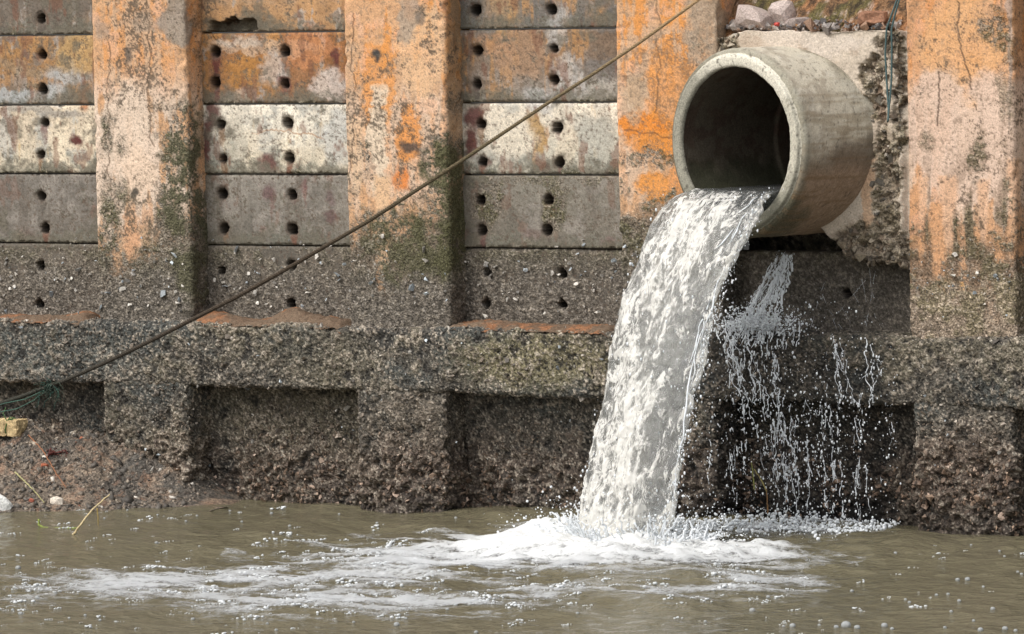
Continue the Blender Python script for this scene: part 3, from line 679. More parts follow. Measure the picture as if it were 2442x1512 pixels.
def paint_bore(A, Rr, Lb, lo, md, fi):
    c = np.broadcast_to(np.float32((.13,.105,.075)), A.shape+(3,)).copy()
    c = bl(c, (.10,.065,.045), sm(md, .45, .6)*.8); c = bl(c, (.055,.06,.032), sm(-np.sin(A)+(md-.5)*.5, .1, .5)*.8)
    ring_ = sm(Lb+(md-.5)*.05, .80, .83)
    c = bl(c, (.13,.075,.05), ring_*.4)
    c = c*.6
    return np.concatenate([c, np.full(A.shape+(1,), .3)], -1)
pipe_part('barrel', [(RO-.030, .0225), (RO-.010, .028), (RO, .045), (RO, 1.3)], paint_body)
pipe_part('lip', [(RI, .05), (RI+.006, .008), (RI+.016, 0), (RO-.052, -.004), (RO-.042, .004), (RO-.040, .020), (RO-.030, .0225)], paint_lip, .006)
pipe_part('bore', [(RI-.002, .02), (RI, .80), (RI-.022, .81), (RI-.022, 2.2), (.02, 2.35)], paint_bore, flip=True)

# ------------------------------------------------------------------ rough concrete block the pipe is set in
def surround():
    x0, x1 = xat(1712, -.03, 300), XL[4][0]+.012
    zt = at(1900, 76, -.03)[2]
    xs = np.arange(x0, x1, .0065); n = len(xs)
    jag = fb2(xs, xs*0+2., 9, 4, 71); jag2 = fb2(xs, xs*0+7., 9, 4, 72)
    ub, _ = proj(xs, -.03+0*xs, 1.6+0*xs)
    vb = np.interp(ub, [1700, 1940, 1985, 2010, 2060, 2120, 2170], [510, 525, 575, 608, 628, 632, 655])
    zb = np.array([at(a, b, -.03)[2] for a, b in zip(ub, vb)])+(jag-.5)*.13*sm(ub, 1950, 2010)
    ztx = zt+(jag2-.5)*.05-.03*sm(ub, 1760, 1700)
    m = 330; t = np.linspace(0, 1, m)
    P = np.empty((m+40, n, 3)); P[..., 0] = xs[None]
    P[20:20+m, :, 2] = zb[None]*(1-t[:, None])+ztx[None]*t[:, None]; P[20:20+m, :, 1] = -.03
    for i in range(20):
        a = (20-i)/20.
        P[i, :, 1] = -.03+.55*a; P[i, :, 2] = zb+.015*a; P[-1-i, :, 1] = -.03+.75*a; P[-1-i, :, 2] = ztx+.012*a
    P[..., 1] += (.05*sm(xs, x1-.05, x1-.012))[None]
    p = Px(P, 740)
    c = np.broadcast_to(np.float32((.52,.44,.35)), P.shape).copy()
    c = bl(c, (.42,.33,.25), sm(p.mid, .5, .64)*.7); c = bl(c, (.58,.50,.42), p.ell(1950, 100, 130, 30)*.7)
    rough = np.maximum.reduce([p.ell(2085, 215, 40, 75), p.ell(2148, 230, 15, 260), p.ell(2110, 470, 42, 210), p.ell(2085, 600, 100, 60), p.ell(1735, 110, 30, 40), p.ell(2120, 110, 30, 30)*.9])
    rk = fb2(p.X, p.z, 20, 3, 745)
    rough = rough*(1-.85*p.ell(2070, 470, 22, 90))*(1-.7*p.ell(2115, 250, 12, 80))
    c = bl(c, (.30,.23,.15), rough*.7); c = bl(c, (.52,.33,.2), p.ell(2070, 470, 18, 95)*.8)
    g = np.clip(rough*sm(p.fine+p.mid*.5, .5, .72)+sm(p.v+(p.mid-.5)*150, 480, 620)*.9*sm(p.u, 1990, 2080), 0, 1)
    c = bl(c, (.50,.42,.32), rough*sm(rk, .55, .66)*.8); c = bl(c, (.14,.10,.07), rough*sm(rk, .46, .36)*.8)
    c = overgrow(c, p, g*.62, sm(p.v, 430, 640)*.5)
    c = bl(c, (.20,.13,.09), p.ell(2095, 245, 14, 40)*.6)
    d = (p.lo-.5)*.03+(p.mid-.5)*.012+(p.fine-.5)*.004+rough*((p.mid-.6)*.11+(rk-.5)*.07+(p.fine-.5)*.03-.012)
    nn = normals(P)
    P = P+nn*d[..., None]
    # stones and crumbs showing in the broken mortar
    S = Soup(); V, F = SHARD; Pf = P.reshape(-1, 3); w_ = (rough*sm(p.u, 1700, 1720)*(p.v > 70)).ravel(); kk = 480
    ii = rng.choice(len(Pf), kk, p=w_/w_.sum()); tt = rng.random((kk, 1))
    cc = np.where(tt < .25, [[.36,.30,.22]], np.where(tt < .6, [[.20,.15,.105]], np.where(tt < .93, [[.10,.085,.065]], [[.52,.46,.38]])))*rng.uniform(.7, 1.2, (kk, 1))
    S.copies(V, F, Pf[ii], rng.gamma(2.4, .0048, (kk, 1)).clip(.004, .03)*rng.uniform(.45, 1.4, (kk, 3)), rand_rot(kk), np.c_[cc, np.ones(kk)])
    tag(S.build('mortar_stones', M_SHELL, wall, smooth=False), kind='stuff')
    # bore the seat of the pipe out of the block
    q = P-PC; q = q-(q @ AX)[..., None]*AX; rr = np.linalg.norm(q, axis=-1)
    inside = rr < RO-.03
    cm = ~(inside[:-1, :-1] & inside[1:, :-1] & inside[:-1, 1:] & inside[1:, 1:])
    C = np.concatenate([c, g[..., None]], -1)
    grid('concrete_surround', P, C, M_WALL, wall, flip=True, mask=cm)
    return zt
ZSUR = surround()
# void behind: rear face of the bay
xs = np.arange(XL[3][1]-.05, XL[4][0]+.05, .02); z_ = np.arange(1.6, 2.3, .02)
P = np.empty((len(z_), len(xs), 3)); P[..., 0] = xs[None]; P[..., 1] = Y_PAN+.30; P[..., 2] = z_[:, None]
ins = pipe_dist(P) < RO+.02
crusted('rear_face', P, 1500, .6, wet=.8, mask=~(ins[:-1, :-1] | ins[1:, :-1] | ins[:-1, 1:] | ins[1:, 1:]))

# ------------------------------------------------------------------ soil above the pipe and ground behind the wall
def soil():
    xs = np.arange(XL[3][1]-.15, XL[4][0]+.12, .012); t = np.linspace(0, 1, 120)
    X, T = np.meshgrid(xs, t, indexing='xy')
    Y = .12+1.3*T; Zz = ZSUR-.02+1.35*T**.8+(fb2(X, T*1.5, 5, 4, 81)-.5)*.22*sm(T, .0, .2)+(fb2(X, T*1.5, 22, 3, 82)-.5)*.06
    P = np.stack([X, Y, Zz], -1)
    m = fb2(X, T*1.5, 8, 4, 83, .7); f = fb2(X, T*1.5, 40, 3, 84)
    c = bl(np.broadcast_to(np.float32((.20,.115,.06)), P.shape).copy(), (.30,.15,.07), sm(m, .5, .62)); c = bl(c, (.075,.085,.03), sm(fb2(X, T*1.5, 6, 3, 85), .56, .64)*.7); c = bl(c, (.04,.03,.022), sm(f, .45, .32)*.8); c = bl(c, (.42,.33,.27), sm(f, .66, .75)*.7)
    o = grid('soil_bank', P, np.concatenate([c, np.full(X.shape+(1,), .6)], -1), M_SOIL); tag(o, kind='structure')
soil()
P = np.array([[[-14, .30, Z_TOP-.03], [14, .30, Z_TOP-.03]], [[-14, 40, Z_TOP-.03], [14, 40, Z_TOP-.03]]], float)
o = grid('ground', P, np.full((2, 2, 4), .1), M_SOIL); tag(o, kind='structure')

# ------------------------------------------------------------------ water
def water_mat():
    m, t, b, L = nodes('muddy_water')
    tc = N(t, 'ShaderNodeTexCoord'); mp = N(t, 'ShaderNodeMapping'); mp.inputs['Scale'].default_value = (1, .55, 1); L(tc.outputs['Object'], mp.inputs[0])
    n = N(t, 'ShaderNodeTexNoise', Scale=.9, Detail=4.0, Roughness=.6); L(mp.outputs[0], n.inputs['Vector'])
    mx = N(t, 'ShaderNodeMix'); mx.data_type = 'RGBA'; L(n.outputs['Fac'], mx.inputs[0]); mx.inputs[6].default_value = (.095,.085,.052,1); mx.inputs[7].default_value = (.165,.146,.093,1)
    L(mx.outputs[2], b.inputs['Base Color']); b.inputs['Roughness'].default_value = .07; b.inputs['IOR'].default_value = 1.33
    n2 = N(t, 'ShaderNodeTexNoise', Scale=7, Detail=5.0, Roughness=.62); L(tc.outputs['Object'], n2.inputs['Vector'])
    bp = N(t, 'ShaderNodeBump', Strength=1.0, Distance=.05); L(n2.outputs['Fac'], bp.inputs['Height']); L(bp.outputs[0], b.inputs['Normal'])
    return m
M_WATER = water_mat()
LAND = PC-.2*ZV+AX*.93; LAND[2] = 0
def wave(X, Y):
    dx, dy = X-LAND[0], Y-LAND[1]; dd = np.sqrt(dx*dx+dy*dy)
    near = np.exp(-(dd/2.2)**2)
    h = (fb2(X, Y, 1.1, 3, 201)-.5)*.075+(fb2(X*.8+Y*.3, Y*1.1, 3.3, 3, 202)-.5)*.060+(fb2(X, Y, 9, 2, 203)-.5)*.014
    h = h+np.sin(dd*7-fb2(X, Y, 1.5, 2, 204)*5)*.012*np.exp(-dd/2.5)
    return h*(.55+.9*near)
def nonuni(a, b, st, lo, hi, k=14):
    g = np.geomspace(1, 1+(a-lo), k)[::-1]; h = np.geomspace(1, 1+(hi-b), k)
    return np.r_[a-(g[:-1]-1), np.arange(a, b, st), b+(h-1)]
xs = nonuni(-5.2, 5.2, .022, -70, 70); ys = nonuni(-8.5, .4, .028, -75, .45)
X, Y = np.meshgrid(xs, ys, indexing='ij')
o = grid('water', np.stack([X, Y, wave(X, Y)], -1), None, M_WATER); tag(o, kind='structure')
# canal bed and far bank so that the water has an end
def foam_mat(name, c, rough=.55, sss=.0):
    m, t, b, L = nodes(name)
    tc = N(t, 'ShaderNodeTexCoord'); n = N(t, 'ShaderNodeTexNoise', Scale=45, Detail=4.0, Roughness=.7); L(tc.outputs['Object'], n.inputs['Vector'])
    mx = N(t, 'ShaderNodeMix'); mx.data_type = 'RGBA'; L(n.outputs['Fac'], mx.inputs[0]); mx.inputs[6].default_value = (*[k*.86 for k in c], 1); mx.inputs[7].default_value = (*c, 1)
    L(mx.outputs[2], b.inputs['Base Color']); b.inputs['Roughness'].default_value = rough
    bp = N(t, 'ShaderNodeBump', Strength=.5, Distance=.012); L(n.outputs['Fac'], bp.inputs['Height']); L(bp.outputs[0], b.inputs['Normal'])
    return m
M_FLECK = foam_mat('froth', (.63,.65,.65), .6)
M_BUB = foam_mat('bubble', (.64,.66,.65), .2); M_BUB.node_tree.nodes['Principled BSDF'].inputs['Transmission Weight'].default_value = .45
def foam_sheet_mat():
    m, t, b, L = nodes('foam')
    ca = N(t, 'ShaderNodeAttribute', attribute_name='Col'); tc = N(t, 'ShaderNodeTexCoord')
    n = N(t, 'ShaderNodeTexNoise', Scale=28, Detail=5.0, Roughness=.75, Distortion=.6); L(tc.outputs['Object'], n.inputs['Vector'])
    a = N(t, 'ShaderNodeMath', operation='MULTIPLY_ADD'); L(n.outputs['Fac'], a.inputs[0]); a.inputs[1].default_value = 1.7; L(ca.outputs['Alpha'], a.inputs[2])
    r = N(t, 'ShaderNodeMapRange'); r.inputs[1].default_value = .92; r.inputs[2].default_value = 1.5; L(a.outputs[0], r.inputs[0])
    L(ca.outputs['Color'], b.inputs['Base Color']); b.inputs['Roughness'].default_value = .5
    bp = N(t, 'ShaderNodeBump', Strength=.6, Distance=.02); L(n.outputs['Fac'], bp.inputs['Height']); L(bp.outputs[0], b.inputs['Normal'])
    tr = N(t, 'ShaderNodeBsdfTransparent'); ms = N(t, 'ShaderNodeMixShader'); fa = N(t, 'ShaderNodeAttribute', attribute_name='flow'); fm = N(t, 'ShaderNodeMath', operation='MULTIPLY'); L(r.outputs[0], fm.inputs[0]); L(fa.outputs['Fac'], fm.inputs[1]); L(fm.outputs[0], ms.inputs[0]); L(tr.outputs[0], ms.inputs[1]); L(b.outputs[0], ms.inputs[2])
    L(ms.outputs[0], t.nodes['Material Output'].inputs['Surface'])
    return m
M_FOAM = foam_sheet_mat()

# foam: a broken sheet round the plunge point, trailing downstream to the left
def foam_field(u, v, X, Y):
    w = (fb2(X, Y, 1.2, 4, 211)-.5)
    vv = v+w*26; uu = u+(fb2(X, Y, .9, 3, 212)-.5)*160
    e = lambda a, b, ra, rb: np.exp(-(((uu-a)/ra)**2+((vv-b)/rb)**2))
    f = 1.3*e(1390, 1290, 260, 28)+.95*e(1150, 1325, 350, 30)+.68*e(800, 1370, 380, 34)+.5*e(380, 1390, 260, 30)+.42*e(1640, 1335, 240, 32)+.62*e(1780, 1395, 190, 22)+.5*e(1880, 1325, 160, 14)
    f = f+.5*e(900, 1430, 430, 18)+.5*e(1450, 1415, 330, 16)+.8*e(1850, 1252, 240, 13)+.34*e(150, 1395, 240, 34)+.25*e(700, 1450, 600, 30)+.22*e(900, 1290, 300, 22)
    return f
xs = np.arange(-4.4, 4.2, .016); ys = np.arange(-5.2, .15, .022)
X, Y = np.meshgrid(xs, ys, indexing='ij'); u, v = proj(X, Y, 0*X)
f = foam_field(u, v, X, Y)
st = fb2(X*.8, Y*1.2, 7, 5, 221, .68); st2 = fb2(X, Y, 30, 3, 222, .7); rid = 1-2*np.abs(fb2(X, Y, 4, 4, 223, .6)-.5)
st = fb2(X*.55, Y*1.0, 6, 5, 221, .68); rid = 1-2*np.abs(fb2(X*.45, Y, 3.6, 4, 223, .6)-.5)
val = f*1.1-.34+(st-.5)*2.0+(st2-.5)*.5+(rid-.74)*1.9*(1-np.clip(f-.7, 0, 1))
val = np.where(f > .10, val, -1)
mask = val > -.12
cm = (mask[:-1, :-1].astype(int)+mask[1:, :-1]+mask[:-1, 1:]+mask[1:, 1:]) >= 3
dl = np.sqrt(((X-LAND[0])/1.1)**2+((Y-LAND[1])/.9)**2)
heap = np.exp(-dl**2*1.3)
h = wave(X, Y)+.003+.014*np.clip(val-.2, 0, 1)+heap*(.02+.17*(fb2(X, Y, 5, 5, 231, .65)-.36))+(st2-.5)*.014*np.clip(f, .3, 1)
core = np.clip(heap*1.2, 0, 1)
film = np.stack([np.clip(.34+.42*np.clip(f, 0, 1)+.5*core, 0, 1)]*3, -1)
fc = np.stack([.66+.08*core, .68+.06*core, .69+.02*core, np.clip(val*.75, -.4, 1)+.28*core], -1)
foam_o = grid('foam', np.stack([X, Y, h], -1), fc, M_FOAM, mask=cm, extra=film); tag(foam_o, 'white churned foam spreading over the brown water below the pipe', None, kind='stuff')
# flecks of froth that stand up off the surface
S = Soup(); V, F = ICO
k = 30000
xx = rng.uniform(-4.3, 4.3, k); yy = rng.uniform(-6.4, .0, k); u, v = proj(xx, yy, 0*xx); ff = foam_field(u, v, xx, yy)
cl = fb2(xx, yy, 3, 3, 241); keep = rng.random(k) < np.clip(ff*.7, 0, .8)*sm(cl, .35, .6)*.7+.03*sm(cl, .45, .65)
xx, yy = xx[keep], yy[keep]; k = len(xx); sz = rng.gamma(2., .0042, k).clip(.003, .024)
n_sub = 8
rr = np.repeat(sz, n_sub); q1, q2 = rng.normal(0, 1, k*n_sub), rng.normal(0, 1, k*n_sub)
xx = np.repeat(xx, n_sub)+q1*rr*1.25; yy = np.repeat(yy, n_sub)+q2*rr*2.2; ss = rr*rng.uniform(.25, .6, k*n_sub)*np.exp(-.15*q1*q1)
S.copies(V, F, np.stack([xx, yy, wave(xx, yy)+ss*.25+rr*.35*np.exp(-(q1*q1+q2*q2))], 1), ss[:, None]*np.array([[1.15, 1.3, .8]]))
o = S.build('froth_flecks', M_FLECK); tag(o, 'scattered white froth flecks drifting on the brown water', None, kind='stuff')

# ------------------------------------------------------------------ the jet
def jet_mat(name, strands=False):
    m, t, b, L = nodes(name)
    fl = N(t, 'ShaderNodeAttribute', attribute_name='flow'); ca = N(t, 'ShaderNodeAttribute', attribute_name='Col')
    mp = N(t, 'ShaderNodeMapping'); mp.inputs['Scale'].default_value = (1, .34, 1); L(fl.outputs['Vector'], mp.inputs[0])
    n1 = N(t, 'ShaderNodeTexNoise', Scale=21, Detail=6.0, Roughness=.68, Distortion=1.8); L(mp.outputs[0], n1.inputs['Vector'])
    n2 = N(t, 'ShaderNodeTexNoise', Scale=9, Detail=4.0, Roughness=.65, Distortion=1.2); L(mp.outputs[0], n2.inputs['Vector'])
    # veins of froth: ridges of the noise
    sb = N(t, 'ShaderNodeMath', operation='SUBTRACT'); L(n1.outputs['Fac'], sb.inputs[0]); sb.inputs[1].default_value = .5
    ab = N(t, 'ShaderNodeMath', operation='ABSOLUTE'); L(sb.outputs[0], ab.inputs[0])
    ve = N(t, 'ShaderNodeMapRange'); ve.inputs[1].default_value = .0; ve.inputs[2].default_value = .09; ve.inputs[3].default_value = 1; ve.inputs[4].default_value = 0; L(ab.outputs[0], ve.inputs[0])
    su = N(t, 'ShaderNodeMath', operation='MULTIPLY_ADD'); L(ve.outputs[0], su.inputs[0]); su.inputs[1].default_value = .36; L(ca.outputs['Alpha'], su.inputs[2])
    # cells of clear water with frothy rims
    dm = N(t, 'ShaderNodeVectorMath', operation='MULTIPLY_ADD'); L(n2.outputs['Color'], dm.inputs[0]); dm.inputs[1].default_value = (.30, .34, .30); L(mp.outputs[0], dm.inputs[2])
    vo = N(t, 'ShaderNodeTexVoronoi', feature='DISTANCE_TO_EDGE', Scale=11.0); L(dm.outputs[0], vo.inputs['Vector'])
    rm = N(t, 'ShaderNodeMapRange'); rm.inputs[1].default_value = .0; rm.inputs[2].default_value = .16; rm.inputs[3].default_value = .36; rm.inputs[4].default_value = -.06; L(vo.outputs['Distance'], rm.inputs[0])
    s0 = N(t, 'ShaderNodeMath', operation='ADD'); L(rm.outputs[0], s0.inputs[0]); L(su.outputs[0], s0.inputs[1]); su = s0
    s2 = N(t, 'ShaderNodeMath', operation='MULTIPLY_ADD'); L(n2.outputs['Fac'], s2.inputs[0]); s2.inputs[1].default_value = 1.3; L(su.outputs[0], s2.inputs[2])
    fr = N(t, 'ShaderNodeMapRange'); fr.inputs[1].default_value = 1.0; fr.inputs[2].default_value = 1.36; L(s2.outputs[0], fr.inputs[0])
    fo = N(t, 'ShaderNodeBsdfPrincipled'); fo.inputs['Base Color'].default_value = (.84,.82,.76,1); fo.inputs['Roughness'].default_value = .14; fo.inputs['IOR'].default_value = 1.33
    fo.inputs['Transmission Weight'].default_value = .30
    b.inputs['Base Color'].default_value = (.78,.80,.79,1); b.inputs['Roughness'].default_value = .02; b.inputs['IOR'].default_value = 1.33; b.inputs['Transmission Weight'].default_value = .93
    bp = N(t, 'ShaderNodeBump', Strength=.7, Distance=.03); L(n1.outputs['Fac'], bp.inputs['Height']); L(bp.outputs[0], b.inputs['Normal']); L(bp.outputs[0], fo.inputs['Normal'])
    ms = N(t, 'ShaderNodeMixShader'); L(fr.outputs[0], ms.inputs[0]); L(b.outputs[0], ms.inputs[1]); L(fo.outputs[0], ms.inputs[2])
    L(ms.outputs[0], t.nodes['Material Output'].inputs['Surface'])
    return m
M_JET = jet_mat('gushing_water')
def drop_mat():
    m, t, b, L = nodes('water_drops')
    b.inputs['Base Color'].default_value = (.80,.83,.85,1); b.inputs['Roughness'].default_value = .12; b.inputs['Transmission Weight'].default_value = .25; b.inputs['IOR'].default_value = 1.33
    tc = N(t, 'ShaderNodeTexCoord'); n = N(t, 'ShaderNodeTexNoise', Scale=60, Detail=2.0); L(tc.outputs['Object'], n.inputs['Vector'])
    mr = N(t, 'ShaderNodeMapRange'); mr.inputs[3].default_value = .0; mr.inputs[4].default_value = .25; L(n.outputs['Fac'], mr.inputs[0]); L(mr.outputs[0], b.inputs['Transmission Weight'])
    return m
M_DROP = drop_mat()
V0, GR = 1.55, 9.81
WL = -.285                                                # water level in the pipe, from its axis
HALF = math.sqrt(RI**2-WL**2)
T_END = math.sqrt(2*(PC[2]+WL+.06)/GR)
jet = bpy.data.objects.new('water_jet', None); col.objects.link(jet)
jet.location = (0, 0, 0)
tag(jet, 'white frothing stream of water gushing from the concrete pipe into the canal', 'water jet')
def jet_point(s, w, t):
    """s across (-1..1), w 0 = upper skin, 1 = under skin, t seconds after the mouth (negative: still in the pipe)"""
    tt = np.clip(t, 0, None)
    zz = WL-w*(np.sqrt(np.clip(RI**2-(s*HALF)**2, 0, None))+WL)*(1-.12*sm(tt, 0, .5))
    sx = s*HALF*(1.+.10*sm(tt, .0, .12)-.14*sm(tt, .15, .65))-.10*tt*tt
    adv = (V0-.22*w+.12*(1-s*s)-.10*sm(s, .2, 1.))*t
    return PC+EX*sx[..., None]+AX*(adv)[..., None]+ZV*(zz-.5*GR*tt*tt)[..., None]
def build_jet():
    na, ntt = 220, 620
    a = np.linspace(0, 2*np.pi, na, endpoint=False)
    s = np.cos(a); w = np.where(np.sin(a) >= 0, 0., np.abs(np.sin(a))**.8)
    t = np.r_[np.linspace(-.5, 0, 40)[:-1], np.linspace(0, T_END, ntt)]
    Tm, Sm = np.meshgrid(t, s, indexing='ij'); Wm = np.broadcast_to(w[None], Tm.shape)
    P = jet_point(Sm*.985, Wm, Tm)
    # arc length along the flow, to stretch the pattern with it
    tt = np.clip(t, 0, None); ds = np.sqrt(V0**2+(GR*tt)**2); L = np.r_[0, np.cumsum(.5*(ds[1:]+ds[:-1])*np.diff(t))]
    Lm = np.broadcast_to(L[:, None], Tm.shape); A2 = Sm*HALF+Wm*.4
    n = normals(P); 
    cen = P.mean(1, keepdims=True); sg = np.sign(((P-cen)*n).sum(-1).mean()); n = n*sg
    n1 = fb3(A2, Lm*.34, Wm, 8, 4, 301, .6); n2 = fb3(A2, Lm*.5, Wm, 26, 3, 302, .65); n0 = fb3(A2, Lm*.30, Wm, 3.6, 3, 303)
    rd = 1-2*np.abs(fb3(A2+(n1-.5)*.12, Lm*.40, Wm, 6.5, 3, 304, .6)-.5); rd2 = 1-2*np.abs(fb3(A2+(n1-.5)*.08, Lm*.55, Wm, 15, 3, 306, .6)-.5)
    k = sm(Tm, -.1, .2)
    edge = sm(np.abs(Sm), .6, 1.)
    P = P+n*((n0-.5)*.12*k+(n1-.5)*.06*(.25+.75*k)+(n2-.5)*.030*(.3+.7*k)+((rd-.75)*.022+(rd2-.75)*.020)*k+(fb3(A2, Lm*.6, Wm, 55, 2, 307)-.5)*.014*k)[..., None]
    P = P+(EX*np.sign(Sm)[..., None])*(edge*k*((fb3(A2*0+np.sign(Sm), Lm*.6, Wm*0, 6, 4, 305)-.5)*np.where(Sm > 0, .17, .05)))[..., None]
    P[..., 2] = np.maximum(P[..., 2], -.08)
    # froth: strongest down the middle, riding on the ridges; glassy windows between
    mid_ = 1-sm(np.abs(Sm+.15), .25, .95)
    fr = -.16+.36*sm(Tm, .0, .10)*(.25+.75*mid_)-.20*sm(Tm, .22, .42)*sm(Sm, -.25, .3)-.5*sm(Tm, .03, -.04)+.35*sm(Tm, T_END-.07, T_END)
    fr = fr+(n0-.5)*1.0*sm(Tm, .05, .25)+(sm(rd, .84, .98)*.28+sm(rd2, .80, .98)*.22)*sm(Tm, .0, .12)+(n2-.5)*.55+.22*sm(np.abs(Sm), .88, 1.)*sm(Tm, .0, .1)
    C = np.concatenate([np.full(P.shape, .9), np.clip(fr, -.6, 1)[..., None]], -1)
    Fl = np.stack([A2, Lm, Wm*.5], -1)
    o = grid('stream', P, C, M_JET, jet, closed=True, extra=Fl, flip=bool(sg < 0))
    return o
build_jet()
def strands():
    S = Soup()
    # ropes of water peeling off the stream, mostly on its right-hand rim
    for i in range(9):
        right = rng.random() < .85
        s0 = rng.uniform(.75, 1.04) if right else rng.uniform(-1.03, .7)
        t0 = rng.uniform(.02, T_END*.9); ln = rng.uniform(.04, .22)
        t = np.linspace(t0, min(t0+ln, T_END), 26); ds = rng.normal(0, .10)
        s = s0+ds*(t-t0)/ln+(fb2(t*0+i, t, 30, 3, 400+i)-.5)*.16
        P = jet_point(s, t*0, t)+ (AX*.5+ZV*.5)*(rng.uniform(.0, .045))
        rad = rng.uniform(.003, .008)*(.1+1.1*fb2(t*0+i, t, 70, 2, 600+i))*np.sin(np.linspace(.15, 3.0, len(t)))
        S.add(*tube(P, rad, 5))
    V, F = ICO
    k = 1100
    t = T_END*np.sqrt(rng.random(k)); sd = rng.random(k)
    s = np.where(sd < .6, 1.+np.abs(rng.normal(0, .13, k)), np.where(sd < .66, -1.-np.abs(rng.normal(0, .02, k)), rng.uniform(-1, 1, k)))
    P = jet_point(np.clip(s, -.99, .99), s*0, t)+EX*((s-np.clip(s, -.99, .99))*HALF)[:, None]+(AX*.6+ZV*.4)*rng.uniform(0, .06, (k, 1))+rng.normal(0, .012, (k, 3))
    sz = rng.gamma(2., .0016, k).clip(.0012, .009)
    S.copies(V, F, P, sz[:, None]*np.array([[.8, .8, 1.4]]))
    o = S.build('spray', M_DROP, jet); tag(o, kind='stuff')
strands()
# splash thrown up where the stream lands
def splash():
    S = Soup(); V, F = ICO
    for i in range(420):
        a = rng.uniform(0, 2*np.pi); rr = rng.uniform(.25, .55)
        b0 = LAND+EX*(rr*math.cos(a)*1.1+.0)+AX*(rr*math.sin(a)*.6); b0[2] = .0
        out = EX*math.cos(a)+AX*math.sin(a); h = rng.gamma(2., .036)
        q = np.linspace(0, 1, 8)[:, None]
        P = b0+out*q*rng.uniform(.02, .14)+ZV*(h*(1.6*q-.6*q*q))+rng.normal(0, .006, (8, 3))
        S.add(*tube(P, np.linspace(.014, .003, 8)*rng.uniform(.5, 1.2), 5))
    k = 3800; a = rng.uniform(0, 2*np.pi, k); rr = np.abs(rng.normal(.42, .17, k))
    P = LAND+EX*(rr*np.cos(a)*1.2)[:, None]+AX*(rr*np.sin(a)*.7)[:, None]; P[:, 2] = rng.gamma(1.3, .06, k)
    S.copies(V, F, P, rng.gamma(2., .0017, k).clip(.0012, .009))
    o = S.build('splash', M_DROP, jet); tag(o, kind='stuff')
splash()

